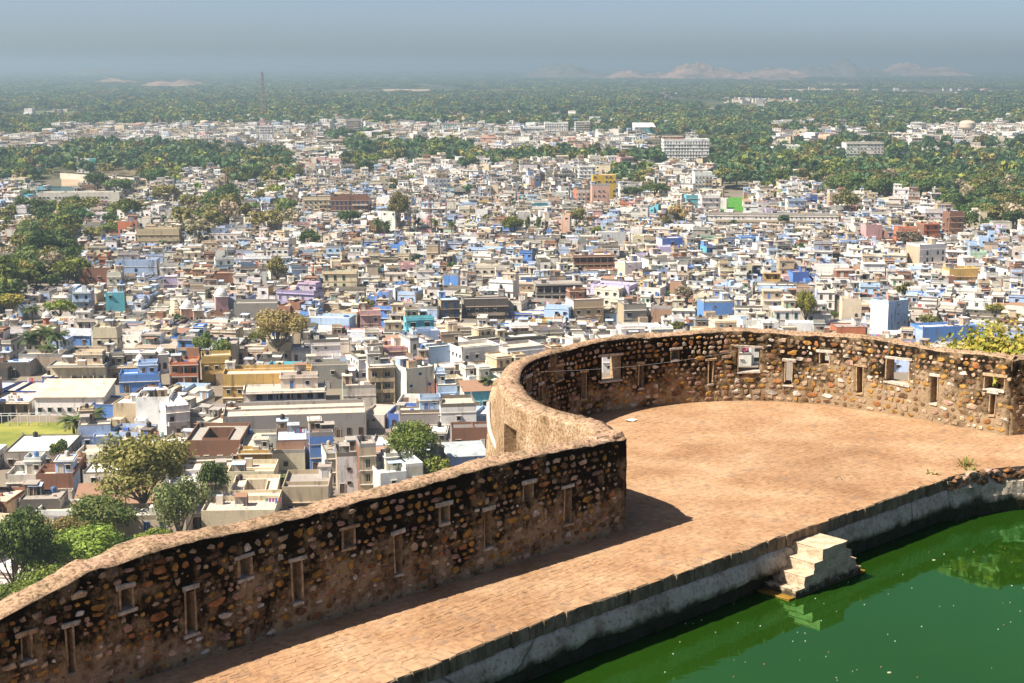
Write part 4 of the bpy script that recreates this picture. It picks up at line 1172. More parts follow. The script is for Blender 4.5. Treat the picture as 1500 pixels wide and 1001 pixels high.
# ---- houses one can recognise: (px, py of front foot, width px, height m, depth m, turn deg, style, front, flank, roof, label)
LAND = [
 (102, 609, 96, 5.0, 13, 1, 'hall', 'white', 'white', 'beige', 'long white hall with beige sheet roof and rows of small windows by lawn'),
 (113, 566, 78, 5.5, 8, 2, 'veranda', 'cream', 'grey', 'beige', 'cream house with wide dark veranda behind the long white hall'),
 (190, 549, 74, 6.2, 6, 3, 'plain', 'grey', 'grey', 'whitewash', 'long weathered grey house right of the three palms'),
 (155, 523, 34, 8.5, 8, 3, 'plain', 'cream', 'cream', 'beige', 'square pale yellow house right of the palm group'),
 (60, 512, 36, 6, 10, 4, 'blank', 'tan', 'grey', 'beige', 'tan block with blank wall behind the palm group'),
 (20, 552, 46, 4.0, 8, 2, 'blank', 'dark grey', 'grey', 'paleblue', 'dark low house with pale blue roof at the left edge'),
 (60, 545, 60, 4.5, 7, 2, 'bare', 'tan', 'brick red', 'beige', 'low brown walled shed yard below the palm group'),
 (225, 633, 47, 8.0, 9, 4, 'blank', 'white', 'white', 'beige', 'tall blank white house above the big olive tree'),
 (262, 640, 34, 7.5, 14, 24, 'balcony', 'white', 'white', 'whitewash', 'white house with dark balcony railings beside the maroon courtyard house'),
 (140, 657, 44, 5.5, 7, 12, 'room', 'pale blue', 'brick red', 'beige', 'pale blue house with brown flank below the two lawn palms'),
 (52, 686, 84, 3.6, 16, 3, 'bare', 'grey', 'grey', 'whitewash', 'grey house with wide white terrace at the corner of the lawn'),
 (95, 712, 40, 4.0, 9, 5, 'bare', 'brick red', 'brick red', 'grey', 'low brick red shed below the white terrace house'),
 (35, 728, 46, 4, 8, 4, 'plain', 'off white', 'grey', 'whitewash', 'small off white house at left above the dark tree'),
 (82, 738, 50, 5.5, 8, 6, 'plain', 'brick red', 'pale blue', 'beige', 'brick red house with pale blue flank left of the big olive tree'),
 (60, 768, 56, 4.8, 7, 4, 'blank', 'dark grey', 'off white', 'grey', 'low house wall streaked black and white above the dark tree'),
 (313, 681, 78, 5.0, 17, 2, 'court', 'brick red', 'dark grey', 'grey', 'courtyard house with dark red walls and grey flank'),
 (433, 643, 205, 5.2, 15, 8, 'bare', 'grey', 'grey', 'beige', 'very long bare grey concrete building with pale terrace'),
 (418, 609, 118, 6.0, 9, 8, 'veranda', 'white', 'off white', 'beige', 'long white building with columned verandas behind the long grey one'),
 (392, 598, 126, 8.5, 12, 6, 'plain', 'ochre yellow', 'ochre yellow', 'beige', 'large ochre yellow building with two roof levels'),
 (400, 690, 92, 4.0, 20, 6, 'court', 'cream', 'tan', 'beige', 'cream house round a sunken court below the long grey building'),
 (374, 697, 48, 5.0, 4, 4, 'veranda', 'ochre yellow', 'cream', 'beige', 'small yellow porch house with columns'),
 (436, 684, 60, 6.0, 13, 8, 'blank', 'pale brick', 'blue', 'paleblue', 'pale brick house with bright blue roof terrace'),
 (472, 690, 34, 8, 8, 10, 'room', 'blue', 'blue', 'whitewash', 'bright blue house right of the pale brick one'),
 (368, 724, 66, 4.0, 10, 3, 'bare', 'cream', 'cream', 'beige', 'low cream house with thin parapets above the rounded one'),
 (372, 754, 66, 4.0, 13, 5, 'court', 'cream', 'tan', 'beige', 'low cream court house beside the dark round tree'),
 (448, 757, 66, 5.4, 13, 3, 'plain', 'tan', 'grey', 'grey', 'tan house with three dark arches near the wall top'),
 (350, 790, 104, 5.2, 14, 3, 'bare', 'cream', 'cream', 'beige', 'wide cream building with flat beige roof just over the parapet'),
 (216, 805, 110, 5.8, 8, 3, 'bare', 'cream', 'cream', 'whitewash', 'long cream building behind the light green tree'),
 (492, 712, 26, 7, 9, 14, 'plain', 'grey', 'white', 'grey', 'narrow grey house beside the bright blue house'),
 (512, 722, 34, 8, 8, 10, 'blank', 'white', 'tan', 'grey', 'white faced house in front of the brown tower house'),
 (540, 730, 24, 11, 7, 12, 'plain', 'tan', 'brick red', 'grey', 'tall brown tower house with red drain pipe'),
 (590, 738, 66, 6, 9, 20, 'split', 'white', 'off white', 'whitewash', 'white stepped house at the wall top below the leafy tree'),
 (640, 712, 40, 5, 8, 16, 'plain', 'off white', 'white', 'beige', 'off white house beside the sheet roofed shed'),
 (686, 697, 54, 4.5, 8, 12, 'shed', 'pale blue', 'white', 'sheet', 'pale blue shed with grey sloping metal roof beside the bastion'),
 (620, 640, 68, 5.5, 8, 6, 'plain', 'grey', 'grey', 'beige', 'two window grey house with beige roof above the leafy tree'),
 (672, 640, 52, 7.5, 10, 8, 'plain', 'white', 'white', 'beige', 'white house with tan roof parapets left of the bastion'),
 (690, 657, 56, 4.5, 6, 6, 'bare', 'brick red', 'grey', 'dark', 'dark red brown house wall left of the bastion'),
 (560, 592, 38, 10.0, 9, 10, 'veranda', 'tan', 'white', 'whitewash', 'tan house with arched ground floor and long white flank'),
 (527, 596, 48, 5.0, 9, 8, 'balcony', 'off white', 'pale green', 'beige', 'off white house with green trim left of the arched tan house'),
 (616, 592, 44, 9.5, 8, 28, 'blank', 'off white', 'white', 'whitewash', 'tall plain cube house with bright white flank'),  # less lit front painted duller than the sunlit flank
 (600, 562, 56, 6.5, 7, 8, 'blank', 'lilac', 'off white', 'grey', 'pale lilac wall house behind the plain cube house'),
 (548, 556, 46, 6, 10, 20, 'plain', 'white', 'white', 'beige', 'white walled terrace house left of the lilac one'),
 (644, 540, 34, 6.5, 8, 26, 'blank', 'pale blue', 'white', 'whitewash', 'white house with pale blue shaded side in the lower middle'),  # front coloured pale blue to carry the shade on a white wall
 (700, 600, 40, 5.0, 8, 10, 'shed', 'turquoise', 'off white', 'rust', 'rusty sheet roofed house next to the single palm'),
 (655, 592, 30, 5, 7, 8, 'plain', 'pale blue', 'orange red', 'whitewash', 'small pale blue house with orange brick flank'),
 (543, 488, 30, 7.5, 6, 10, 'plain', 'pink', 'pink', 'beige', 'bright pink house in the middle of the old town'),
 (712, 474, 66, 8.5, 10, 8, 'balcony', 'dark grey', 'grey', 'grey', 'long blackened concrete building in the middle of the old town'),
 (660, 478, 28, 9.0, 9, 12, 'plain', 'dark grey', 'tan', 'paleblue', 'blackened tall house left of the long blackened building'),
 (318, 562, 42, 7.0, 9, 12, 'balcony', 'ochre yellow', 'off white', 'beige', 'house with bright yellow balcony left of the ochre building'),
 (270, 568, 40, 6.5, 9, 8, 'veranda', 'orange red', 'maroon', 'terracotta', 'red house with recessed porch left of the yellow balcony house'),
 (205, 575, 56, 4.2, 8, 10, 'room', 'blue', 'pale blue', 'paleblue', 'blue house with pale blue roof rooms left of the red house'),
 (180, 560, 40, 4.2, 6, 10, 'veranda', 'cream', 'tan', 'beige', 'low cream house with open front below the long weathered grey house'),
 (335, 535, 26, 6, 9, 6, 'blank', 'dark grey', 'grey', 'grey', 'dark stained house beside the dry brown tree'),
 (480, 570, 60, 6, 9, 8, 'blank', 'grey', 'white', 'beige', 'grey walled house right of the dry brown tree'),
 (478, 535, 42, 7.0, 8, 10, 'plain', 'white', 'white', 'whitewash', 'white house with tall windows right of the dry brown tree'),
 (375, 470, 62, 6, 9, 4, 'blank', 'grey', 'grey', 'grey', 'long low grey house in front of the little old town tree'),
 (200, 412, 58, 8.0, 9, 4, 'balcony', 'pale blue', 'off white', 'whitewash', 'broad pale blue and white house with arched gallery on the left'),
 (140, 424, 44, 8.5, 8, 6, 'blank', 'brick red', 'brick red', 'grey', 'bare brick red block beside the trees on the left'),
 (168, 428, 20, 7.5, 8, 6, 'plain', 'off white', 'grey', 'grey', 'grey white house right of the bare brick block'),
 (247, 428, 24, 6, 7, 6, 'plain', 'lilac', 'white', 'whitewash', 'lilac painted house on the left side of town'),
 (170, 466, 26, 9, 7, 10, 'blank', 'turquoise', 'brick red', 'paleblue', 'bright turquoise house on the left side of town'),
 (232, 362, 60, 8, 9, 3, 'apart', 'tan', 'tan', 'beige', 'old tan arcaded building among trees on the left'),
 (300, 332, 46, 6.0, 9, 3, 'plain', 'purple', 'off white', 'beige', 'white roofed house with purple front on the left'),
 (330, 361, 46, 6, 9, 4, 'plain', 'white', 'white', 'whitewash', 'bright white house beside the bare tree on the left'),
 (116, 300, 112, 7, 11, 4, 'bare', 'off white', 'off white', 'whitewash', 'very long white roofed market building in front of the town tank'),
 (513, 316, 56, 11, 12, 8, 'apart', 'brick red', 'dark grey', 'dark', 'dark red brown apartment block in upper town'),
 (466, 315, 42, 11, 10, 8, 'apart', 'cream', 'peach', 'beige', 'tall apartment house with turquoise front left of the red brown block'),
 (880, 305, 26, 14, 9, 4, 'blank', 'peach', 'peach', 'beige', 'plain peach tower house below the olive yellow block'),
 (885, 297, 34, 18, 9, 4, 'blank', 'olive yellow', 'olive yellow', 'beige', 'olive yellow apartment block in upper town'),
 (860, 268, 24, 13, 10, 4, 'plain', 'white', 'white', 'whitewash', 'tall white house behind the olive yellow block'),
 (855, 303, 20, 11, 9, 14, 'apart', 'white', 'orange red', 'beige', 'white house with red flank left of the peach tower house'),
 (1020, 305, 30, 8, 9, 4, 'plain', 'turquoise', 'turquoise', 'whitewash', 'turquoise house beside the bright green crop field'),
 (1041, 312, 28, 10, 9, 6, 'plain', 'white', 'white', 'whitewash', 'white house at the left edge of the bright green crop field'),
 (1030, 283, 26, 14, 9, 6, 'apart', 'white', 'white', 'whitewash', 'tall white house above the turquoise one by the trees'),
 (1130, 333, 190, 6.5, 10, -5, 'balcony', 'white', 'off white', 'whitewash', 'very long white row building right of the crop field'),
 (1378, 327, 46, 7.5, 10, 4, 'room', 'white', 'white', 'whitewash', 'white flat roofed house with tall white box at the right wood edge'),
 (1280, 355, 24, 8, 8, 8, 'blank', 'pink', 'pink', 'beige', 'plain pink house near the right wood edge'),
 (1400, 352, 22, 14, 8, 10, 'plain', 'brick red', 'brick red', 'grey', 'tall brick red house on the right of town'),
 (1364, 355, 24, 9, 8, 10, 'plain', 'orange red', 'brick red', 'grey', 'orange brick house left of the tall brick red one'),
 (1314, 496, 40, 12.0, 8, 32, 'blank', 'pale blue', 'white', 'whitewash', 'tall white house with pale blue shaded side behind the bastion wall'),  # white walls; the bluish shade is put into the front colour
 (1246, 505, 42, 5.5, 8, 3, 'plain', 'orange red', 'orange red', 'grey', 'low orange red house just over the bastion wall'),
 (1392, 507, 86, 5.5, 9, 12, 'blank', 'blue', 'pale blue', 'whitewash', 'long bright blue house just over the bastion wall'),
 (1173, 420, 24, 5.5, 7, 6, 'blank', 'deep blue', 'blue', 'grey', 'deep blue walled house on the right of town'),
 (1412, 416, 44, 5.5, 8, 6, 'plain', 'ochre yellow', 'cream', 'beige', 'ochre yellow house on the right of town'),
 (1365, 395, 44, 10.5, 10, 22, 'plain', 'white', 'tan', 'whitewash', 'tall white house with blank tan flank on the right of town'),
 (1052, 470, 44, 6.5, 9, 8, 'blank', 'blue', 'blue', 'whitewash', 'broad blue walled house behind the bastion'),
 (862, 476, 46, 8.5, 10, 14, 'plain', 'tan', 'off white', 'beige', 'cream tan house with two big windows above the bastion'),
 (930, 480, 34, 8, 9, 10, 'plain', 'grey', 'tan', 'grey', 'grey concrete house above the bastion'),
 (820, 444, 70, 7.0, 12, 6, 'veranda', 'dark grey', 'grey', 'grey', 'wide dark roofed building with pillared upper floor'),
 (870, 398, 62, 6.5, 12, 8, 'veranda', 'brick red', 'tan', 'beige', 'wide beige roofed house with dark brick front in mid town'),
 (1005, 241, 66, 22, 18, 2, 'plain', 'white', 'white', 'whitewash', 'big white apartment block among the suburb trees'),
 (1266, 240, 54, 19, 15, 4, 'plain', 'white', 'white', 'whitewash', 'white long apartment building among trees on the right'),
 (945, 198, 30, 10, 30, 2, 'shed', 'turquoise', 'white', 'whitewash', 'white shed with bright blue front in the suburbs'),
 (815, 199, 34, 16, 20, 2, 'plain', 'white', 'white', 'whitewash', 'white apartment block at the far suburb edge'),
 (854, 196, 22, 15, 18, 2, 'apart', 'off white', 'white', 'whitewash', 'paler apartment block right of the far white one'),
 (783, 199, 30, 11, 20, 2, 'plain', 'white', 'turquoise', 'whitewash', 'white block with blue ground floor at far suburb edge'),
 (517, 194, 20, 16, 18, 2, 'apart', 'grey', 'grey', 'grey', 'dark grey banded block at the far suburb edge'),
 (662, 192, 30, 9, 18, 2, 'plain', 'white', 'white', 'whitewash', 'low white hall at the far suburb edge'),
 (390, 209, 18, 20, 10, 4, 'plain', 'white', 'white', 'whitewash', 'slim white tower house under the lattice mast'),
]
specs = []          # dicts of every house
occ = {}
def occ_add(x, y, rad): occ.setdefault((int(x // 30), int(y // 30)), []).append((x, y, rad))
def occ_hit(x, y, rad):
    ci, cj = int(x // 30), int(y // 30)
    for i in (ci - 1, ci, ci + 1):
        for j in (cj - 1, cj, cj + 1):
            for (a, b, r_) in occ.get((i, j), ()):
                if (x - a) ** 2 + (y - b) ** 2 < (rad + r_) ** 2: return True
    return False
land_xy = []
for (px, py, wpx, h, d, rot, style, fc, sc_, rc, lab) in LAND:
    x, y, _ = ground_pt(px, py); sc_px = FPX / math.hypot(x, y, 90)
    w = wpx / sc_px; a = math.radians(rot)
    cx, cyy = x - math.sin(a) * d / 2, y + math.cos(a) * d / 2
    specs.append(dict(x=cx, y=cyy, rot=a, w=w, d=d, h=h, st=max(1, round(h / 3.05)), style=style, fc=fc, sc=sc_, rc=rc, label=lab, land=True, seed=len(specs) + 1000))
    land_xy.append((px, py, lab))
    n = max(1, int(w / d + .5))
    for k in range(n):
        t = (k + .5) / n - .5
        occ_add(cx + math.cos(a) * t * w, cyy + math.sin(a) * t * w, min(d, w / n) * .52)
    # keep the view of the front open
    if py > 420: occ_add(x + math.sin(a) * 2.5, y - 3.5, min(w, 8) * .3)

# ---- trees placed one by one: (px, py of foot, crown width px, height px, kind, label)
TREES = [
 (208, 776, 150, 138, 'olive', 'big spreading olive brown tree with bare branches below the blank white house'),
 (264, 822, 86, 122, 'light', 'pale green feathery tree right of the big olive tree'),
 (313, 748, 52, 70, 'dark', 'dark glossy round tree beside the maroon courtyard house'),
 (28, 900, 110, 150, 'dark', 'tall dark green tree at the left edge over the parapet'),
 (128, 872, 130, 96, 'bright', 'low bright green tree just over the parapet top'),
 (150, 815, 108, 90, 'green', 'dark olive tree behind the low bright green one'),
 (72, 912, 84, 84, 'olivegreen', 'olive tree half hidden by the parapet between the dark and bright ones'),
 (8, 935, 60, 60, 'bright', 'pale shrubby tree in the lower left corner over the parapet'),
 (190, 842, 60, 56, 'dark', 'dark bush right of the low bright green tree'),
 (62, 872, 92, 92, 'green', 'mid green tree between the tall dark tree and the bright green one'),
 (108, 834, 84, 74, 'olive', 'thin olive tree behind the low bright green tree'),
 (232, 836, 66, 62, 'olivegreen', 'olive green bush just left of the pale feathery tree'),
 (16, 940, 92, 84, 'olivegreen', 'low olive shrub at the foot of the tall dark tree'),
 (600, 712, 100, 92, 'olivegreen', 'leafy olive green tree by the white stepped house'),
 (640, 722, 52, 54, 'olivegreen', 'smaller leafy tree joined to the olive green one on its right'),
 (410, 532, 84, 78, 'brown', 'large dry brown leaved tree in the old town'),
 (300, 532, 32, 44, 'green', 'small olive tree left of the dry brown tree'),
 (325, 540, 34, 42, 'green', 'lower small tree right beside the small olive one'),
 (405, 420, 34, 44, 'olive', 'lone olive tree in the mid left of town'),
 (1180, 490, 36, 64, 'yellow', 'lone yellow green tree just over the bastion wall'),
 (1456, 468, 34, 22, 'yellow', 'low yellow green tree on the right above the bastion'),
 (65, 396, 64, 52, 'dark', 'biggest dark tree in the clump on the left'),
 (30, 432, 42, 48, 'yellow', 'yellow green tree at the left foot of the clump'),
 (96, 420, 40, 38, 'yellow', 'yellow green tree at the right foot of the clump'),
 (60, 425, 30, 40, 'green', 'mid green tree between the two yellow green ones'),
 (15, 468, 48, 38, 'yellow', 'wide yellow tree at the left edge below the clump'),
 (87, 472, 54, 32, 'olivegreen', 'olive tree behind the white minaret'),
 (82, 348, 46, 32, 'green', 'green tree above the clump on the left'),
 (38, 356, 36, 26, 'green', 'small bright tree above left of the clump'),
 (395, 347, 62, 40, 'olive', 'broad pale olive tree in upper left town'),
 (290, 360, 52, 38, 'bare', 'thin bare olive tree before the purple fronted house'),
 (510, 334, 40, 26, 'dark', 'round dark green tree below the red brown block'),
 (585, 346, 40, 62, 'olive', 'tall pale olive tree in upper middle town'),
 (452, 364, 38, 26, 'dark', 'small dark tree left of the upper middle houses'),
 (750, 348, 34, 30, 'olivegreen', 'olive tree beside the two dark cypresses'),
 (845, 342, 30, 38, 'olive', 'thin olive tree in the open dusty square'),
 (990, 333, 30, 34, 'brown', 'brownish tree left of the long white row building'),
 (1240, 320, 42, 40, 'olive', 'olive tree at the right end of the long white row'),
 (1325, 364, 44, 26, 'bare', 'bare grey brown tree on the right of town'),
 (960, 292, 50, 24, 'dark', 'dark bushy tree behind the plain peach tower house'),
 (925, 294, 34, 20, 'dark', 'smaller dark bush left of the dark bushy tree'),
 (245, 302, 46, 30, 'olive', 'broad olive tree right of the town tank'),
 (143, 288, 44, 34, 'dark', 'round dark tree at the town tank'),
 (175, 292, 44, 30, 'dark', 'second dark tree right of the tank tree'),
 (1222, 470, 20, 14, 'green', 'small green bush among the roofs above the bastion'),
 (135, 357, 34, 24, 'olive', 'pale olive tree before the old tan arcaded building'),
 (160, 350, 26, 22, 'olivegreen', 'small olive tree at the market end'),
]
for t in TREES:
    x, y, _ = ground_pt(t[0], t[1]); occ_add(x, y, min(6, t[2] * math.hypot(x, y, 90) / FPX * .22))
PALMS = [(45, 531, 30, 46, 'leftmost palm of the group of four above the courtyard house'), (68, 526, 30, 50, 'tallest palm of the group of four'),
         (86, 530, 30, 48, 'rightmost palm of the group of four'), (72, 536, 26, 32, 'lowest palm in front of the group of four'),
         (48, 473, 24, 26, 'dark palm behind the white minaret'), (137, 640, 36, 42, 'taller of the two palms at the lawn'), (109, 648, 34, 40, 'lower of the two palms at the lawn'),
         (715, 592, 24, 44, 'single palm beside the bastion buttress'), (552, 348, 14, 28, 'first of the far palms in the upper middle town'), (565, 350, 14, 28, 'second of the far palms in the upper middle town'),
         (612, 345, 13, 26, 'far palm right of the tall pale olive tree'), (638, 345, 13, 26, 'far palm near the striped radio mast'), (662, 347, 13, 24, 'rightmost far palm in the upper middle town')]
for t in PALMS:
    x, y, _ = ground_pt(t[0], t[1]); occ_add(x, y, 1.5)
for t in ((60, 286), (262, 468), (275, 462), (285, 464), (237, 535), (206, 540), (70, 484), (630, 338), (1298, 492), (789, 342), (773, 342)):
    x, y, _ = ground_pt(*t); occ_add(x, y, 3.5)

# ---- the packed houses in between, in warped rows
guard = []
for (px, py, wpx, h, d, rot, style, *_r) in LAND:
    gp = ground_pt(px, py); guard.append((px, gp[1], wpx, py, project(gp[0], gp[1], GZ + h)[1]))
for t in TREES + PALMS:
    gp = ground_pt(t[0], t[1])
    if t[1] < 880: guard.append((t[0], gp[1], t[2] * .6, t[1], t[1] - t[3]))
for (px, py, wpx, hpx) in ((276, 476, 22, 40), (291, 477, 14, 32), (325, 466, 20, 48), (237, 545, 16, 42), (206, 549, 14, 36), (258, 474, 18, 48), (70, 487, 14, 44), (630, 342, 6, 56), (1298, 494, 8, 66), (789, 343, 9, 27), (773, 343, 9, 27)):
    guard.append((px, ground_pt(px, py)[1], wpx, py, py - hpx))
hr = random.Random(99); th0 = math.radians(-4)
NEARPAL = [('off white', 27), ('white', 60), ('cream', 19), ('tan', 10), ('grey', 7), ('dark grey', 3), ('brick red', 5.5), ('pale brick', 5), ('pale blue', 18), ('blue', 5), ('deep blue', 1), ('turquoise', 1.6), ('pink', 2.4), ('lilac', 2), ('ochre yellow', 2), ('pale green', 1.6), ('peach', 3), ('orange red', 1)]
FARPAL = [('white', 44), ('off white', 26), ('cream', 12), ('peach', 4), ('grey', 5), ('tan', 4), ('pink', 2), ('pale blue', 2)]
SIDEPAL = [('off white', 26), ('white', 34), ('grey', 13), ('brick red', 8), ('tan', 15), ('cream', 14), ('dark grey', 3), ('pale blue', 9), ('blue', 2)]
def pick(p, wts=None): return hr.choices([a for a, _ in p], [b for _, b in p])[0]
tree_cand = []
v = 150.0
while v < 2600:
    far_row = v > 1150
    rowd = (hr.uniform(8.5, 14) if v < 470 else hr.uniform(6.2, 11)) if not far_row else hr.uniform(13, 20)
    u = -1300.0
    while u < 1900:
        w = (hr.uniform(4.6, 10.0) if hr.random() < .8 else hr.uniform(10, 17)) if not far_row else hr.uniform(9, 17)
        uc = u + w / 2; u += w + (hr.choice((0, .15, .3, .3, 1.2)) if not far_row else hr.uniform(1, 6))
        wobx = 16 * noise.noise(Vector((uc * .006, v * .006, 3))); woby = 26 * noise.noise(Vector((uc * .006, v * .006, 8)))
        x = math.cos(th0) * uc - math.sin(th0) * v + wobx; y = math.sin(th0) * uc + math.cos(th0) * v + woby
        if y < 225: continue
        if abs(x) > .372 * y + 12: continue
        px, py = project(x, y, GZ)
        if py > 905 or not seen(px, project(x, y, GZ + 9)[1] - 4): continue
        z = zone(px + hr.uniform(-9, 9), py + hr.uniform(-2.5, 2.5) * (py / 400))
        if z is None or z == '.': continue
        p = {'H': .978, 'h': .8, 'm': .26, 'T': .012}[z]
        if z == 'H' and py < 345: p = .93
        if hr.random() > p:
            hid = any(y < ly and ly - y < 260 and abs(px - lx) < lw / 2 + 6 and lpy < 330 and project(x, y, GZ + 11)[1] < lpy - .3 * (lpy - ltop) for (lx, ly, lw, lpy, ltop) in guard)
            if not hid and (z != 'H' or hr.random() < .7): tree_cand.append((x, y, z))
            continue
        d = rowd * hr.uniform(.8, .97)
        if occ_hit(x, y, min(w, d) * .40): continue
        rot = th0 + .75 * noise.noise(Vector((uc * .012, v * .012, 5))) + hr.uniform(-.05, .05)
        farp = py < 275
        st = hr.choices((1, 2, 3, 4), (.60, .36, .04, .0) if py > 540 else (.46, .43, .10, .01) if not farp else (.08, .40, .38, .14))[0]
        fc = pick(FARPAL if hr.random() < min(1, max(0, (345 - py) / 80)) else NEARPAL); sc_ = fc if hr.random() < (.35 if not farp else .7) else pick(SIDEPAL if not farp else FARPAL)
        if py > 360 and hr.random() < (.22 if px > 900 else .13 if px > 380 else .06): fc = hr.choice(('blue', 'pale blue', 'pale blue', 'white', 'white'))
        style = hr.choices(('plain', 'blank', 'split', 'court', 'veranda', 'balcony', 'room', 'shed'), (34, 12, 14, 5, 8, 9, 12, 6 if not farp else 1))[0]
        rc = hr.choices(list(ROOF), (44, 32, 11, 2.5, 2.5, 2, 2, 3) if not farp else (20, 50, 18, 2, 4, 2, 1, 1))[0]
        if style == 'shed': rc = hr.choice(('sheet', 'rust', 'beige', 'terracotta')); st = 1
        hh = st * 3.05 + .25; skip = False
        for (lx, ly, lw, lpy, ltop) in guard:
            if y < ly and ly - y < 140 and abs(px - lx) < lw / 2 + w * FPX / y / 2:
                lim = lpy - .25 * (lpy - ltop)
                if project(x, y, GZ + hh + 2.5)[1] < lim: st = 1; hh = 3.0; style = 'bare'
                if project(x, y, GZ + 3.8)[1] < lim: skip = True
        if skip: continue
        specs.append(dict(x=x, y=y, rot=rot, w=w, d=d, h=hh, st=st, style=style, fc=fc, sc=sc_, rc=rc, label=None, land=False, seed=len(specs) + 1000))
    v += rowd + (hr.uniform(2.2, 4.0) if hr.random() < .45 else .25)
# scattered far villages
for (a0, a1, b0, b1, n) in ((1060, 1150, 147, 152, 26), (1150, 1280, 146, 157, 62), (1280, 1380, 150, 158, 36), (1380, 1500, 165, 176, 24), (1370, 1450, 130, 134, 10), (540, 640, 146, 158, 24), (590, 680, 140, 150, 14), (880, 1000, 140, 156, 16), (780, 900, 126, 131, 5), (590, 700, 114, 122, 9), (860, 1010, 118, 122, 9), (1180, 1330, 130, 140, 8), (0, 500, 160, 180, 40), (700, 1400, 160, 178, 90), (1100, 1500, 165, 190, 70), (500, 760, 165, 182, 30), (250, 1450, 124, 150, 40)):
    for _ in range(n):
        px, py = hr.uniform(a0, a1), hr.uniform(b0, b1); x, y, _z = ground_pt(px, py)
        specs.append(dict(x=x, y=y, rot=hr.uniform(-.5, .5), w=hr.uniform(9, 19), d=hr.uniform(8, 14), h=hr.choice((4.5, 7, 7, 10)), st=2, style='plain', fc=hr.choice(('white', 'white', 'off white', 'cream', 'peach')), sc='off white', rc='whitewash', label=None, land=False, seed=len(specs) + 1000))

# ---- which stand alone as things: the recognised ones and the largest of the rest in view
for sp in specs:
    dist = math.hypot(sp['x'], sp['y'], 90); sp['px'], sp['py'] = project(sp['x'], sp['y'], GZ + sp['h']); sp['dist'] = dist
    sp['size'] = (FPX / dist) ** 2 * sp['w'] * (sp['h'] + sp['d'] * .2)
    if not (0 < sp['px'] < 1500) or not seen(sp['px'], sp['py'] + 6): sp['size'] *= .02
order = sorted([s for s in specs if not s['land']], key=lambda s: -s['size'])
n_solo = 300 - len(LAND)
for i, s in enumerate(order): s['solo'] = i < n_solo
for s in specs:
    if s['land']: s['solo'] = True
STN = {1: 'one-storey', 2: 'two-storey', 3: 'three-storey', 4: 'four-storey', 5: 'five-storey', 6: 'six-storey'}
used = set(s['label'] for s in specs if s['label'])
anchors = [(p[0], p[1], p[2]) for p in land_xy]
SHORT = {}
_ALL = [a[2] for a in anchors]
_STOP = set('with in behind above below beside at among left right just near on round over by and under of the a to'.split())
def short_anchor(lab):
    """the fewest leading words of a landmark's label that no other landmark's label begins with"""
    w_ = lab.split()
    for n in range(3, len(w_) + 1):
        if w_[n - 1] in _STOP: continue
        pre = ' '.join(w_[:n])
        if sum(o_.startswith(pre) for o_ in _ALL) == 1 and 'house' in pre or n >= 7: return pre
        if sum(o_.startswith(pre) for o_ in _ALL) == 1 and any(k in pre for k in ('block', 'building', 'hall', 'shed', 'terrace', 'tower')): return pre
    return lab
ORD = ['nearest', 'second', 'third', 'fourth', 'fifth', 'sixth', 'seventh', 'eighth', 'ninth', 'tenth', 'eleventh', 'twelfth', 'thirteenth', 'fourteenth', 'fifteenth', 'sixteenth', 'seventeenth', 'eighteenth', 'nineteenth', 'twentieth']
pending = {}
def label_later(o, base, px, py):
    """single a thing out by the recognised house nearest to it; look-alikes on one side of it are counted outwards"""
    ax, ay, al = min(anchors, key=lambda a: (a[0] - px) ** 2 + ((a[1] - py) * 1.6) ** 2)
    dx, dy = px - ax, (py + 8) - ay
    rel = ('right of' if dx > 0 else 'left of') if abs(dx) > abs(dy) * 1.3 else ('below' if dy > 0 else 'above')
    pending.setdefault((base, rel, short_anchor(al)), []).append((math.hypot(dx, dy), o))
def label_now():
    for (base, rel, al), lst in pending.items():
        lst.sort(key=lambda q: q[0])
        for k, (_, o) in enumerate(lst):
            s_ = f'{base}, {rel} the {al}' if len(lst) == 1 else f'{ORD[min(k, 19)]} {base} {rel} the {al}'
            short = base.split(' with ')[0]
            opts = [s_, f'{short}, {rel} the {al}'] + [f'{o_} {short} {rel} the {al}' for o_ in ORD[1:]] + [s_]
            s_ = next(q for q in opts if len(q.split()) <= 16 and q not in used) if any(len(q.split()) <= 16 and q not in used for q in opts) else f'{short} {rel} the {" ".join(al.split()[:6])}'
            used.add(s_); o['label'] = s_
    pending.clear()
def house_base(s, H):
    f = H.feat[-1] if H.feat else None
    base = f"{STN[min(6, s['st'])]} {s['fc']} house"
    if f: base += f' with {f}'
    elif s['sc'] != s['fc']: base += f" with {s['sc']} flank"
    return base
far = MB(); fv = []; ff = []; fcx = []; nfar = 0
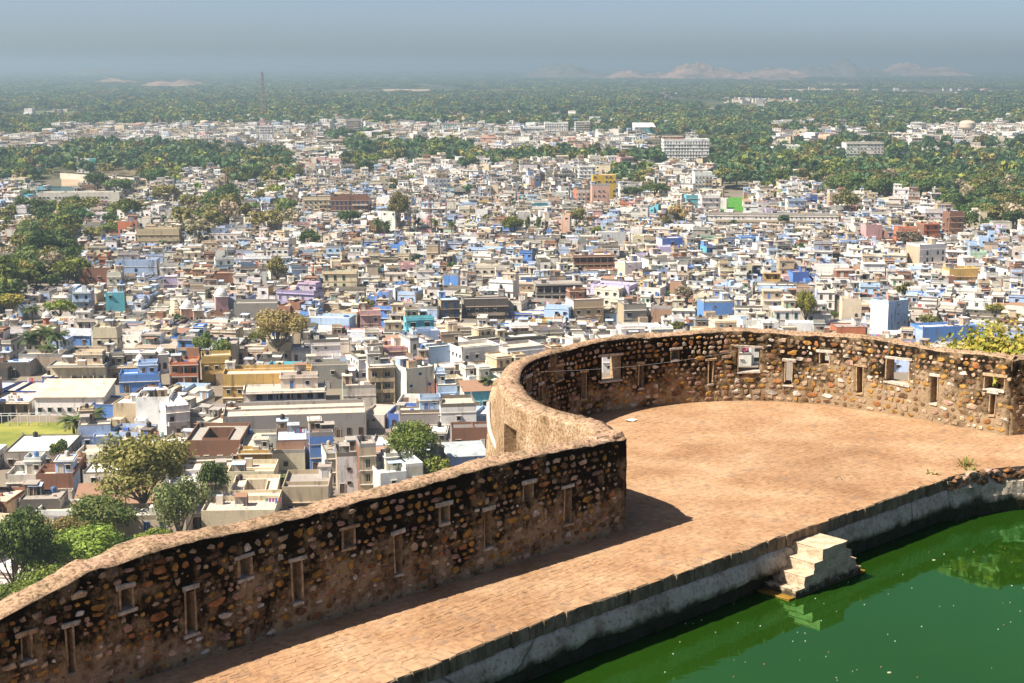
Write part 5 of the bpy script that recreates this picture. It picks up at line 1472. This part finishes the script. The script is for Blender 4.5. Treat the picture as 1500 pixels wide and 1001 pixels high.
for s in sorted(specs, key=lambda q: -q['size']):
    r = random.Random(s['seed'])
    sides = ('f', 'l', 'r')
    clutter = 1.0 if s['dist'] < 1250 else .35
    H = build_house(r, s['w'], s['d'], s['st'], s['style'], s['fc'], s['sc'], s['rc'], sides, clutter, s['h'])
    if s['solo']:
        root = empty('house', (s['x'], s['y'], GZ), s['rot'])
        tag(root, s['label'], 'house', 'houses of the old town', 'thing')
        if not s['label']: label_later(root, house_base(s, H), s['px'], s['py'])
        made = {}
        for nm, b in H.parts:
            if b.f: made[id(b)] = b.obj(nm, [M['paint']], made.get(id(b.up), root))
        for k, mw, up in H.wins: link('door' if k[0] == 'door' else 'window', win_data(k), made.get(id(up), root), mw)
    else:
        ca, sa = math.cos(s['rot']), math.sin(s['rot']); loc = MB()
        for nm, b in H.parts:
            n0 = len(loc.v); loc.v.extend(b.v); loc.f.extend(tuple(i + n0 for i in f) for f in b.f); loc.c.extend(b.c)
        if s['dist'] < 2300:
            for k, mw, up in H.wins:
                lb = WL[k]; n0 = len(loc.v); loc.v.extend((mw @ Vector(p))[:] for p in lb.v); loc.f.extend(tuple(i + n0 for i in f) for f in lb.f); loc.c.extend(lb.c)
        a = np.array(loc.v); wv = np.empty_like(a)
        wv[:, 0] = a[:, 0] * ca - a[:, 1] * sa + s['x']; wv[:, 1] = a[:, 0] * sa + a[:, 1] * ca + s['y']; wv[:, 2] = a[:, 2] + GZ
        fv.append(wv); ff.extend(tuple(i + nfar for i in f) for f in loc.f); fcx.extend(loc.c); nfar += len(a)
far.v = np.concatenate(fv).tolist(); far.f = ff; far.c = fcx; far.m = [0] * len(ff)
tag(far.obj('distant_houses', [M['paint']]), 'the many small flat roofed houses of the far town and suburbs', 'houses', kind='stuff')
label_now()
print('houses', len(specs), 'far faces', len(ff))
# ================================================================== TREES
KIND = {'olive': [(.14, .125, .038), (.175, .15, .05), (.105, .10, .028)], 'light': [(.13, .165, .06), (.17, .20, .085), (.10, .13, .04)], 'dark': [(.034, .056, .016), (.05, .078, .02), (.075, .10, .024)],
        'green': [(.055, .082, .022), (.08, .105, .03), (.105, .115, .032)], 'bright': [(.115, .16, .025), (.145, .19, .035), (.085, .125, .022)], 'olivegreen': [(.10, .12, .022), (.14, .15, .028), (.075, .095, .02)],
        'brown': [(.22, .15, .065), (.27, .19, .085), (.14, .12, .042)], 'yellow': [(.16, .15, .025), (.21, .17, .035), (.09, .105, .018)], 'bare': [(.20, .16, .11), (.25, .2, .14), (.13, .12, .05)]}
KIND['hazegreen'] = [(.048, .086, .032), (.066, .104, .04), (.085, .11, .042)]; KIND['hazedark'] = [(.03, .058, .026), (.042, .074, .032), (.06, .09, .036)]  # bluer leaf tints for far trees: distance haze mixed into their colour
KIND = {k: [tuple(c * k_ for c, k_ in zip(t, (1.7, 1.7, 1.6))) for t in v] for k, v in KIND.items()}
def crown_data(name, seed, kind, n_leaf, leaf, clumps=22, thin=1.0, squash=1.0):
    """unit crown: about 1 wide, top at z = 1; leaf-sized faces gathered in uneven clumps"""
    r = np.random.default_rng(seed)
    u = r.normal(size=(clumps, 3)); u /= np.linalg.norm(u, axis=1)[:, None]
    u[:, 2] = np.where(u[:, 2] < -.35, -u[:, 2], u[:, 2])
    rad = r.uniform(.45, 1.0, clumps)[:, None]
    cc = u * rad * np.array([.36, .36, .27]) + np.array([0, 0, .64]) + r.normal(0, .03, (clumps, 3))
    cr = r.uniform(.10, .19, clumps) * thin
    pw = cr ** 2; idx = r.choice(clumps, n_leaf, p=pw / pw.sum())
    dv = r.normal(size=(n_leaf, 3)); dv /= np.linalg.norm(dv, axis=1)[:, None]
    pos = cc[idx] + dv * (cr[idx] * r.uniform(.55, 1.08, n_leaf))[:, None] * np.array([1, 1, .75 * squash])
    nrm = dv + r.normal(0, .55, (n_leaf, 3)); nrm /= np.linalg.norm(nrm, axis=1)[:, None]
    a = np.cross(nrm, r.normal(size=(n_leaf, 3))); a /= np.linalg.norm(a, axis=1)[:, None]
    b = np.cross(nrm, a); sz = (leaf * r.uniform(.6, 1.3, n_leaf))[:, None]
    v = np.empty((n_leaf, 4, 3)); v[:, 0] = pos - a * sz; v[:, 1] = pos - b * sz * .62; v[:, 2] = pos + a * sz; v[:, 3] = pos + b * sz * .62
    pal = np.array(KIND[kind]); tint = r.integers(0, 3, clumps)
    ci = np.where(r.random(n_leaf) < .6, tint[idx], r.integers(0, 3, n_leaf))
    col = pal[ci] * r.uniform(.8, 1.2, (n_leaf, 1))
    m = MB(); m.v = v.reshape(-1, 3).tolist(); q = np.arange(n_leaf * 4).reshape(-1, 4); m.f = q.tolist(); m.c = col.tolist(); m.m = [0] * n_leaf
    return m.mesh(name, [M['leaf']]), cc
def trunk_data(seed, cc, fork=.3, thick=.028, limbs=7):
    r = random.Random(seed); parts = []
    lean = Vector((r.uniform(-.04, .04), r.uniform(-.04, .04), fork))
    main = [Vector((0, 0, -.03)), Vector((lean.x * .3, lean.y * .3, fork * .5)), lean, Vector((lean.x * 1.5, lean.y * 1.5, .52))]
    bm = bmesh.new()
    def tube(pts, radii, n=6):
        prev = None
        for i, p in enumerate(pts):
            t = (pts[min(i + 1, len(pts) - 1)] - pts[max(i - 1, 0)]).normalized()
            uu = t.orthogonal().normalized(); ww = t.cross(uu)
            ring = [bm.verts.new(p + (uu * math.cos(2 * math.pi * k / n) + ww * math.sin(2 * math.pi * k / n)) * radii[i]) for k in range(n)]
            if prev:
                for k in range(n): bm.faces.new((prev[k], prev[(k + 1) % n], ring[(k + 1) % n], ring[k])).smooth = True
            prev = ring
    tube(main, [thick * 1.25, thick, thick * .9, thick * .5])
    for k in range(min(limbs, len(cc))):
        e = Vector(cc[k].tolist()); s0 = main[1].lerp(main[2], r.uniform(.5, 1)); mid = s0.lerp(e, .5) + Vector((r.uniform(-.03, .03), r.uniform(-.03, .03), -.03))
        tube([s0, mid, e], [thick * .55, thick * .38, thick * .14], 5)
    me = bpy.data.meshes.new('trunk'); bm.to_mesh(me); bm.free(); me.materials.append(M['bark'])
    return me
def plant_tree(x, y, z, w, h, cm, tm, label, group, rz, name='tree'):
    root = empty(name, (x, y, z), rz); root.scale = (w, w, h)
    tag(root, label, 'tree', group, 'thing')
    link('trunk', tm, root); link('crown', cm, root)
    return root
tr = random.Random(31)
for i, (px, py, wpx, hpx, kind, lab) in enumerate(TREES):
    x, y, _ = ground_pt(px, py); k = math.hypot(x, y, 90) / FPX
    big = wpx > 70 or hpx > 60
    cm, cc = crown_data('crown', 400 + i, kind, (7500 if wpx > 75 else 3600 if big else 1300), (.020 if wpx > 75 else .027 if big else .045), 34 if big else 22, {'bare': .8, 'brown': .95, 'olive': .95}.get(kind, 1.08))
    if kind == 'bare': pass
    plant_tree(x, y, GZ, wpx * k * 1.12, hpx * k * 1.03, cm, trunk_data(500 + i, cc, .28, .020 if big else .026, 16 if big else 8), lab, None, 0)
# tree rising behind the bastion's right end, on the hillside
cm, cc = crown_data('crown', 77, 'yellow', 26000, .0105, 90)
zb = hill_z(20.8, 60); plant_tree(20.8, 60, zb, 10.5, -1.0 - zb, cm, trunk_data(78, cc), 'dense yellow green tree rising behind the right end of the bastion wall', None, 1.0)
cm, cc = crown_data('crown', 79, 'olivegreen', 5000, .018, 36)
zb = hill_z(28, 66); plant_tree(28, 66, zb, 12, -2.2 - zb, cm, trunk_data(80, cc), 'olive tree at the photo edge right of the dense yellow green one', None, 1.0)
# shared shapes for the many
PK = ['green', 'olive', 'dark', 'olivegreen', 'green', 'olive', 'dark', 'bare']
PROTO = []
for i, kd in enumerate(PK):
    cm, cc = crown_data('crown', 600 + i, kd, 620, .062, 20, 1.1); PROTO.append((kd, cm, trunk_data(620 + i, cc, .25, .03, 5)))
FPROTO = []
for i, kd in enumerate(['hazegreen', 'olivegreen', 'hazedark', 'hazegreen', 'hazedark', 'olive']):
    cm, cc = crown_data('crown', 640 + i, kd, 150, .135, 14, 1.25); FPROTO.append((kd, cm, trunk_data(660 + i, cc, .25, .03, 2)))
cand = []
for (x, y, zc_) in tree_cand:
    if occ_hit(x, y, 1.0) and y < 1000: continue
    w = tr.uniform(9.5, 18); h = w * tr.uniform(.75, 1.05); px, py = project(x, y, GZ + h)
    if zc_ == 'H': w *= .5; h *= .55
    elif py > 470: w *= .6; h *= .65
    if zc_ == 'h' and y > 900: w *= .62; h *= .6
    ok = 0 < px < 1500 and seen(px, py)
    cand.append(((w * h) / (x * x + y * y) * (1 if ok else .01), x, y, w, h, px, py))
cand.sort(reverse=True)
n_tree = 300 - len(TREES) - 2
CN = {'green': 'mid green', 'olive': 'olive', 'dark': 'dark green', 'olivegreen': 'olive green', 'yellow': 'yellow green', 'brown': 'brownish', 'bare': 'thin brownish', 'light': 'pale green', 'hazegreen': 'mid green', 'hazedark': 'dark green'}
def where(px, py):
    side = 'left' if px < 430 else 'right' if px > 1045 else 'middle'
    if py > 330: return f'growing between houses in the {side} of the old town'
    if py > 215: return f'in the {side} of the tree belt beyond the old town'
    return f'among the white suburb houses, {side} part'
fproto_obj = []
pts_, scl_, ids_ = [], [], []
for i, (sz, x, y, w, h, px, py) in enumerate(cand):
    lowp = py < 240
    if i < n_tree:
        src = FPROTO if (lowp or len(fproto_obj) < 6 and i > 100) else PROTO
        k = len(fproto_obj) if src is FPROTO and len(fproto_obj) < 6 else tr.randrange(len(src))
        kd, cm, tm = src[k]
        o = plant_tree(x, y, GZ, w, h, cm, tm, None, 'trees ' + where(px, py), tr.uniform(0, 6.28))
        label_later(o, f'{CN[kd]} tree', px, py)
        if src is FPROTO and len(fproto_obj) < 6: fproto_obj.append([c for c in o.children if c.name.startswith('crown')][0])
    else:
        pts_.append((x, y, GZ)); scl_.append((w, w, h))
# the forest on the plain beyond the suburbs
fr_ = np.random.default_rng(8)
def forest(y0, y1, n, wmin, wmax, hk, gap):
    u = np.sqrt(fr_.uniform(y0 ** 2, y1 ** 2, n)); lx = fr_.uniform(-.36, .36, n) * u
    for x, y in zip(lx, u):
        g = noise.noise(Vector((x * .0016, y * .0007, 2))) + .6 * noise.noise(Vector((x * .006, y * .002, 5)))
        if g > gap: continue
        fx, fy = project(x, y, GZ)
        if any(a_ - 3 < fx < b_2 + 3 and c_ - .5 < fy < d_ + 1.5 for (a_, b_2, c_, d_, _m) in STRIPS): continue
        w = fr_.uniform(wmin, wmax); pts_.append((x, y, GZ)); scl_.append((w, w, w * hk * fr_.uniform(.75, 1.2)))
forest(2150, 4300, 26000, 7, 24, .7, .26)
forest(4200, 8600, 22000, 22, 40, .36, .26)
forest(8400, 20000, 15000, 60, 120, .13, .35)
me = bpy.data.meshes.new('forest'); me.from_pydata(pts_, [], [])
at = me.attributes.new('scl', 'FLOAT_VECTOR', 'POINT'); at.data.foreach_set('vector', np.array(scl_, dtype=np.float32).ravel())
forest_o = tag(link('forest', me), 'hazy green forest covering the plain to the horizon', 'forest', kind='stuff')
ng = bpy.data.node_groups.new('forest_points', 'GeometryNodeTree')
ng.interface.new_socket('Geometry', in_out='INPUT', socket_type='NodeSocketGeometry'); ng.interface.new_socket('Geometry', in_out='OUTPUT', socket_type='NodeSocketGeometry')
gn = ng.nodes; gi = gn.new('NodeGroupInput'); go = gn.new('NodeGroupOutput')
iop = gn.new('GeometryNodeInstanceOnPoints'); iop.inputs['Pick Instance'].default_value = True
gti = gn.new('GeometryNodeJoinGeometry')
for o in reversed(fproto_obj):
    oi = gn.new('GeometryNodeObjectInfo'); oi.inputs['Object'].default_value = o; oi.inputs['As Instance'].default_value = True; oi.transform_space = 'ORIGINAL'
    ng.links.new(oi.outputs['Geometry'], gti.inputs[0])
na = gn.new('GeometryNodeInputNamedAttribute'); na.data_type = 'FLOAT_VECTOR'; na.inputs['Name'].default_value = 'scl'
rv = gn.new('FunctionNodeRandomValue'); rv.data_type = 'FLOAT_VECTOR'; rv.inputs[0].default_value = (0, 0, 0); rv.inputs[1].default_value = (0, 0, 6.283)
m2p = gn.new('GeometryNodeMeshToPoints')
ng.links.new(gi.outputs[0], m2p.inputs['Mesh']); ng.links.new(m2p.outputs[0], iop.inputs['Points']); ng.links.new(gti.outputs[0], iop.inputs['Instance'])
ng.links.new(na.outputs['Attribute'], iop.inputs['Scale']); ng.links.new(rv.outputs['Value'], iop.inputs['Rotation']); ng.links.new(iop.outputs[0], go.inputs[0])
md = forest_o.modifiers.new('forest', 'NODES'); md.node_group = ng
label_now()
print('trees', len(cand), 'forest', len(pts_))

# ---- palms
def palm_crown(seed, n=44):
    r = random.Random(seed); m = MB()
    for i in range(n):
        a = 2 * math.pi * i / n * 2.4 + r.uniform(-.1, .1); e0 = r.uniform(-.25, 1.25); L = r.uniform(.40, .54)
        p = Vector((0, 0, .72)); prev = None; el = e0
        dirh = Vector((math.cos(a), math.sin(a), 0)); side = Vector((-math.sin(a), math.cos(a), 0))
        for k in range(8):
            q = p + (dirh * math.cos(el) + Vector((0, 0, math.sin(el) * .8))) * (L / 8)
            wd = .05 * math.sin(math.pi * (k + .9) / 9.2) + .006
            col = r.choice([(.06, .095, .025), (.085, .115, .03), (.12, .13, .04)]) if e0 > 0 else r.choice([(.16, .12, .05), (.09, .09, .03)])
            for sg in (-1, 1):
                tip = q + side * sg * wd * 1.5 + dirh * .03 - Vector((0, 0, wd * .5))
                m.face([tuple(p), tuple(q), tuple(tip)], col)
                tip2 = p.lerp(q, .5) + side * sg * wd * 1.3 + dirh * .02 - Vector((0, 0, wd * .4))
                m.face([tuple(p), tuple(p.lerp(q, .6)), tuple(tip2)], col)
            p = q; el -= .19
    return m.mesh('crown', [M['leaf']])
def palm_trunk(seed):
    pts = [Vector((0, 0, -.02)), Vector((.01, .0, .3)), Vector((.0, .01, .6)), Vector((0, 0, .73))]
    return tube_mesh('trunk', pts, .03, M['bark'], 7, [.05, .036, .034, .05])
PC = [palm_crown(k) for k in range(3)]; PT = palm_trunk(0)
for i, (px, py, wpx, hpx, lab) in enumerate(PALMS):
    x, y, _ = ground_pt(px, py); k = math.hypot(x, y, 90) / FPX
    root = empty('palm_tree', (x, y, GZ), i * 1.3); root.scale = (wpx * k * 1.55, wpx * k * 1.55, hpx * k * 1.05)
    tag(root, lab, 'palm tree', 'palms', 'thing'); link('trunk', PT, root); link('crown', PC[i % 3], root)
# ---- two cypresses
for i, (px, lab) in enumerate(((789, 'right one of the two dark cypress trees in mid town'), (773, 'left one of the two dark cypress trees in mid town'))):
    x, y, _ = ground_pt(px, 343); k = math.hypot(x, y, 90) / FPX
    cm, cc = crown_data('crown', 900 + i, 'dark', 900, .05, 26)
    root = empty('cypress_tree', (x, y, GZ)); root.scale = (9 * k, 9 * k, 27 * k); tag(root, lab, 'tree', None, 'thing')
    o = link('crown', cm, root); o.scale = (1, 1, 1.35); o.location.z = -.32; link('trunk', trunk_data(901, cc, .3, .05, 0), root)
# ---- weeds at the pond edge
def weed(px, py, lab, n, hgt, seed):
    x, y, _ = at_z(px, py, -.02); r = random.Random(seed); m = MB()
    for k in range(n):
        a = r.uniform(0, 6.28); L = hgt * r.uniform(.4, 1); p0 = Vector((x + r.uniform(-.1, .1), y + r.uniform(-.05, .05), -.04 - r.uniform(0, .12)))
        d = Vector((math.cos(a) * .6, math.sin(a) * .6, r.uniform(.3, 1))).normalized(); s = d.cross(Vector((0, 0, 1))).normalized() * .018
        q = p0 + d * L; c = r.choice([(.20, .22, .03), (.26, .24, .04), (.12, .17, .03)])
        for t in (.35, .6, .85, 1.0):
            b = p0.lerp(q, t); m.face([tuple(b - s * 1.3), tuple(b + d * .05 + Vector((0, 0, -.005))), tuple(b + s * 1.3), tuple(b - d * .03)], c)
        m.face([tuple(p0 - s * .2), tuple(p0 + s * .2), tuple(q)], (.12, .1, .05))
    o = m.obj('weed', [M['leaf']]); tag(o, lab, 'weed', None, 'thing')
weed(1415, 684, 'taller yellow green weed with a dry stalk on the pond edge', 42, .32, 1)
weed(1420, 690, 'yellow weed tuft hanging below the taller weed', 26, .2, 2)
weed(1368, 697, 'small yellow green weed at the end of the coping', 30, .2, 3)

# ================================================================== MASTS, TEMPLES AND OTHER SMALL LANDMARKS
m_, n_, l_, b_ = new_mat('mast_steel', .6, .3); b_.inputs['Base Color'].default_value = (.26, .17, .15, 1); M['mast'] = m_
m_, n_, l_, b_ = new_mat('white_steel', .6, .3); b_.inputs['Base Color'].default_value = (.62, .60, .58, 1); M['wsteel'] = m_
m_, n_, l_, b_ = new_mat('red_steel', .6, .3); b_.inputs['Base Color'].default_value = (.40, .06, .05, 1); M['rsteel'] = m_
def bar(a, b, t, mat, parent, name):
    return link(name, tube_mesh(name, [Vector(a), Vector(b)], t, mat, 4), parent)
def lattice(px, py, h, w0, w1, n, t, mats, name, lab, rz=.6):
    x, y, _ = ground_pt(px, py); root = empty(name, (x, y, GZ), rz); tag(root, lab, 'mast', None, 'thing')
    cor = [(-1, -1), (1, -1), (1, 1), (-1, 1)]
    wd = lambda z: w0 + (w1 - w0) * (z / h) ** .8
    for k, (a, b) in enumerate(cor):
        pts = [Vector((a * wd(h * j / n) / 2, b * wd(h * j / n) / 2, h * j / n)) for j in range(n + 1)]
        link('leg', tube_mesh('leg', pts, t, mats[0], 4), root)
    for j in range(n):
        z0, z1 = h * j / n, h * (j + 1) / n; m = mats[j % len(mats)]
        for k in range(4):
            a, b = cor[k], cor[(k + 1) % 4]
            bar((a[0] * wd(z0) / 2, a[1] * wd(z0) / 2, z0), (b[0] * wd(z1) / 2, b[1] * wd(z1) / 2, z1), t * .6, m, root, 'brace')
            bar((b[0] * wd(z0) / 2, b[1] * wd(z0) / 2, z0), (a[0] * wd(z1) / 2, a[1] * wd(z1) / 2, z1), t * .6, m, root, 'brace')
    bar((0, 0, h), (0, 0, h * 1.06), t * .8, mats[0], root, 'antenna')
    return root
lattice(386, 181, 79, 8, 2.4, 11, .27, [M['mast']], 'lattice_mast', 'very tall dark lattice mast rising over the forest')
lattice(630, 342, 20, 2.2, .9, 6, .14, [M['mast']], 'radio_mast', 'brown radio mast among the palms in upper middle town')
lattice(1298, 494, 14.5, 1.6, .6, 6, .07, [M['rsteel'], M['wsteel']], 'striped_mast', 'small red and white striped mast above the bastion')
# railway truss bridge
x0, Y, _ = ground_pt(400, 183); x1 = ground_pt(486, 183)[0]
br = empty('truss_bridge', (x0, Y, GZ)); tag(br, 'pale steel truss bridge at the forest edge', 'bridge', None, 'thing')
L = x1 - x0; n = 11
for yy in (0, 6):
    bar((0, yy, 5), (L, yy, 5), .5, M['wsteel'], br, 'bottom_chord'); bar((L / n, yy, 12), (L - L / n, yy, 12), .5, M['wsteel'], br, 'top_chord')
    for k in range(n):
        a, b = L * k / n, L * (k + 1) / n
        bar((a, yy, 5 if k % 2 == 0 else 12), (b, yy, 12 if k % 2 == 0 else 5), .42, M['wsteel'], br, 'diagonal')
for k in range(5):
    b = MB(); xx = L * (k + .02) / 4.05; b.box(xx - .8, xx + .8, -.5, 6.5, 0, 4.6, (.45, .4, .34)); b.obj('pier', [M['paint']], br)
# water towers
def water_tower(px, py, dia, h, lab):
    x, y, _ = ground_pt(px, py); root = empty('water_tower', (x, y, GZ)); tag(root, lab, 'water tower', None, 'thing')
    b = MB(); R = dia / 2; c = (.60, .50, .38)
    b.lathe(0, 0, h * .5, [(R * .45, 0), (R * .95, h * .12), (R, h * .16), (R, h * .38), (R * .8, h * .46), (R * .3, h * .5), (.05, h * .51)], 18, c); b.obj('tank', [M['paint']], root, True)
    for k in range(8):
        a = 2 * math.pi * k / 8; b = MB(); b.tube(R * .5 * math.cos(a), R * .5 * math.sin(a), 0, h * .52, .5, .45, 6, c); b.obj('column', [M['paint']], root)
    b = MB(); b.tube(0, 0, h * .24, h * .28, R * .6, R * .6, 16, c); b.obj('ring_beam', [M['paint']], root)
water_tower(1416, 206, 19, 24, 'cream bowl shaped water tower in the suburbs on the right')
water_tower(300, 190, 13, 13, 'small pale water tower in the suburbs on the left')
# temples, domes, minaret
def dome(b, x, y, z, r, col):
    b.lathe(x, y, z, [(r * .92, 0), (r, r * .25), (r * .93, r * .6), (r * .7, r * .95), (r * .35, r * 1.2), (r * .1, r * 1.32), (r * .14, r * 1.42), (r * .05, r * 1.5), (.01, r * 1.85)], 14, col)
WHITE = (.72, .70, .66)
def shrine(px, py, s, h, r, lab, base_col=WHITE):
    x, y, _ = ground_pt(px, py); root = empty('domed_shrine', (x, y, GZ), .3); tag(root, lab, 'shrine', None, 'thing')
    b = MB(); b.box(-s / 2, s / 2, -s / 2, s / 2, 0, h, base_col); b.obj('wall', [M['paint']], root)
    b = MB(); b.box(-s / 2 - .3, s / 2 + .3, -s / 2 - .3, s / 2 + .3, h, h + .2, WHITE, bottom=True); b.obj('cornice', [M['paint']], root)
    b = MB(); dome(b, 0, 0, h + .2, r, WHITE); b.obj('dome', [M['paint']], root, True)
    for k in (-1, 1): link('window', win_data(('arch', 'stone')), root, Matrix.Translation((k * s * .22, -s / 2, 2.2)))
shrine(276, 476, 5, 6, 2.1, 'white domed shrine right of the carved temple spire', COL['peach'])
shrine(291, 477, 3.6, 5.5, 1.3, 'smaller white dome right of the white domed shrine', COL['peach'])
shrine(325, 466, 4.5, 8, 2.3, 'white temple dome with pink arch above the small olive tree', COL['pink'])
shrine(237, 545, 4, 5.5, 1.5, 'white dome among the blue houses on the left')
shrine(206, 549, 3.6, 4.5, 1.2, 'lower white dome left of the blue house roofs')
x, y, _ = ground_pt(258, 474); root = empty('temple_spire', (x, y, GZ)); tag(root, 'carved tan temple spire left of the white domed shrine', 'temple', None, 'thing')
b = MB(); b.box(-2.4, 2.4, -2.4, 2.4, 0, 3.2, COL['tan']); b.obj('base', [M['paint']], root)
b = MB(); b.lathe(0, 0, 3.2, [(2.3, 0), (2.35, .6), (2.2, .7), (2.2, 1.5), (2.0, 1.6), (1.95, 2.4), (1.75, 2.5), (1.65, 3.3), (1.4, 3.4), (1.25, 4.2), (.95, 4.3), (.8, 4.9), (.5, 5.0)], 8, COL['cream']); b.obj('spire', [M['paint']], root)
b = MB(); b.lathe(0, 0, 8.2, [(.5, 0), (.95, .2), (.95, .45), (.4, .6), (.12, .9), (.02, 1.6)], 10, COL['cream']); b.obj('finial', [M['paint']], root)
x, y, _ = ground_pt(70, 487); root = empty('minaret', (x, y, GZ)); tag(root, 'red tower with white pointed dome on the left', 'tower', None, 'thing')
b = MB(); b.lathe(0, 0, 0, [(1.5, 0), (1.4, 4.8), (1.8, 4.9), (1.8, 5.2)], 8, COL['orange red']); b.obj('shaft', [M['paint']], root)
b = MB(); b.tube(0, 0, 5.2, 5.35, 1.9, 1.9, 8, WHITE); b.obj('gallery', [M['paint']], root)
b = MB(); b.lathe(0, 0, 5.35, [(1.3, 0), (1.5, .7), (1.2, 1.3), (.5, 1.9), (.15, 2.2), (.1, 2.8), (.01, 3.6)], 10, WHITE); b.obj('dome', [M['paint']], root, True)
# billboard by the road
x, y, _ = ground_pt(130, 252); root = empty('billboard', (x, y, GZ), .1); tag(root, 'billboard with white and teal print beside the far road', 'billboard', None, 'thing')
b = MB(); b.box(-6.5, 6.5, -.2, .2, 4, 11.5, (.7, .7, .7)); b.obj('panel', [M['paint']], root)
b = MB(); b.box(1.0, 6.2, -.26, -.205, 4.3, 11.2, (.05, .35, .36)); b.obj('print_teal', [M['paint']], root)
b = MB(); b.face([(-4 + 1.6 * math.cos(t) * (1.6 if math.sin(t) < -.2 else .8), -.25, 7.6 + 2.6 * math.sin(t)) for t in np.linspace(0, 6.0, 14)], (.10, .07, .07)); b.obj('print_dark', [M['paint']], root)
for k in (-5, 0, 5): b = MB(); b.box(k - .2, k + .2, -.15, .15, 0, 4, (.3, .3, .3)); b.obj('post', [M['paint']], root)
# white embankment wall of the town tank
a, b2 = ground_pt(88, 262), ground_pt(205, 270)
b = MB(); d = Vector((b2[0] - a[0], b2[1] - a[1])); nrm = Vector((-d.y, d.x)).normalized() * .8
b.face([(a[0], a[1], GZ), (b2[0], b2[1], GZ), (b2[0], b2[1], GZ + 4.5), (a[0], a[1], GZ + 4.5)], (.62, .57, .48))
b.face([(a[0], a[1], GZ + 4.5), (b2[0], b2[1], GZ + 4.5), (b2[0] + nrm.x, b2[1] + nrm.y, GZ + 4.5), (a[0] + nrm.x, a[1] + nrm.y, GZ + 4.5)], (.6, .55, .47))
b.face([(b2[0] + nrm.x, b2[1] + nrm.y, GZ), (a[0] + nrm.x, a[1] + nrm.y, GZ), (a[0] + nrm.x, a[1] + nrm.y, GZ + 4.5), (b2[0] + nrm.x, b2[1] + nrm.y, GZ + 4.5)], (.62, .57, .48))
tag(b.obj('embankment_wall', [M['paint']]), 'long whitewashed embankment wall behind the town tank', 'wall', None, 'thing')
# steel pergola at the lawn
x, y, _ = ground_pt(34, 626); root = empty('pergola', (x, y, GZ), .05); tag(root, 'pale steel pergola frame at the far edge of the lawn', 'pergola', None, 'thing')
for k in range(6):
    xx = -6 + k * 2.4
    for yy in (0, 2.6): bar((xx, yy, 0), (xx, yy, 3.0), .09, M['wsteel'], root, 'post')
    bar((xx, -.3, 3.05), (xx, 2.9, 3.05), .08, M['wsteel'], root, 'rafter')
for yy in (0, 2.6): bar((-6.4, yy, 3.0), (6.4, yy, 3.0), .09, M['wsteel'], root, 'beam')
# slack wire across the bastion
p0 = Vector((0.55, 36.9, 1.72)); p1 = Vector((6.2, 40.6, 1.55))
tag(link('wire', tube_mesh('wire', [p0.lerp(p1, t) - Vector((0, 0, .12 * math.sin(math.pi * t))) for t in np.linspace(0, 1, 14)], .0025, M['wsteel'], 4)), 'thin slack wire strung along the shaded side of the bastion', 'wire', None, 'thing')

# ================================================================== AIR
AIR_TOP = max(v.co.z for o in C.objects if o.type == 'MESH' and o.name.startswith('hill') for v in o.data.vertices) + 6
AIR_TOP = max(AIR_TOP, CAM_H + 20)
print('air top', AIR_TOP)
hz = bpy.data.meshes.new('haze')
bmh = bmesh.new(); bmesh.ops.create_cube(bmh, size=1.0)
for v_ in bmh.verts: v_.co = Vector((v_.co.x * 31000, 13200 + v_.co.y * 28400, (GZ - 1.2) + (v_.co.z + .5) * (AIR_TOP - GZ + 1.2)))
bmh.to_mesh(hz); bmh.free()
mh = bpy.data.materials.new('haze_air'); mh.use_nodes = True
for n_ in list(mh.node_tree.nodes):
    if n_.type == 'BSDF_PRINCIPLED': mh.node_tree.nodes.remove(n_)
pv = mh.node_tree.nodes.new('ShaderNodeVolumePrincipled')
pv.inputs['Color'].default_value = (0.465, 0.61, 0.69, 1)
pv.inputs['Density'].default_value = 1.95e-4
pv.inputs['Anisotropy'].default_value = 0.3
mh.node_tree.links.new(pv.outputs[0], mh.node_tree.nodes['Material Output'].inputs['Volume'])
hz.materials.append(mh)
tag(link('haze', hz), 'pale blue dusty haze over the plain', 'haze', kind='stuff')
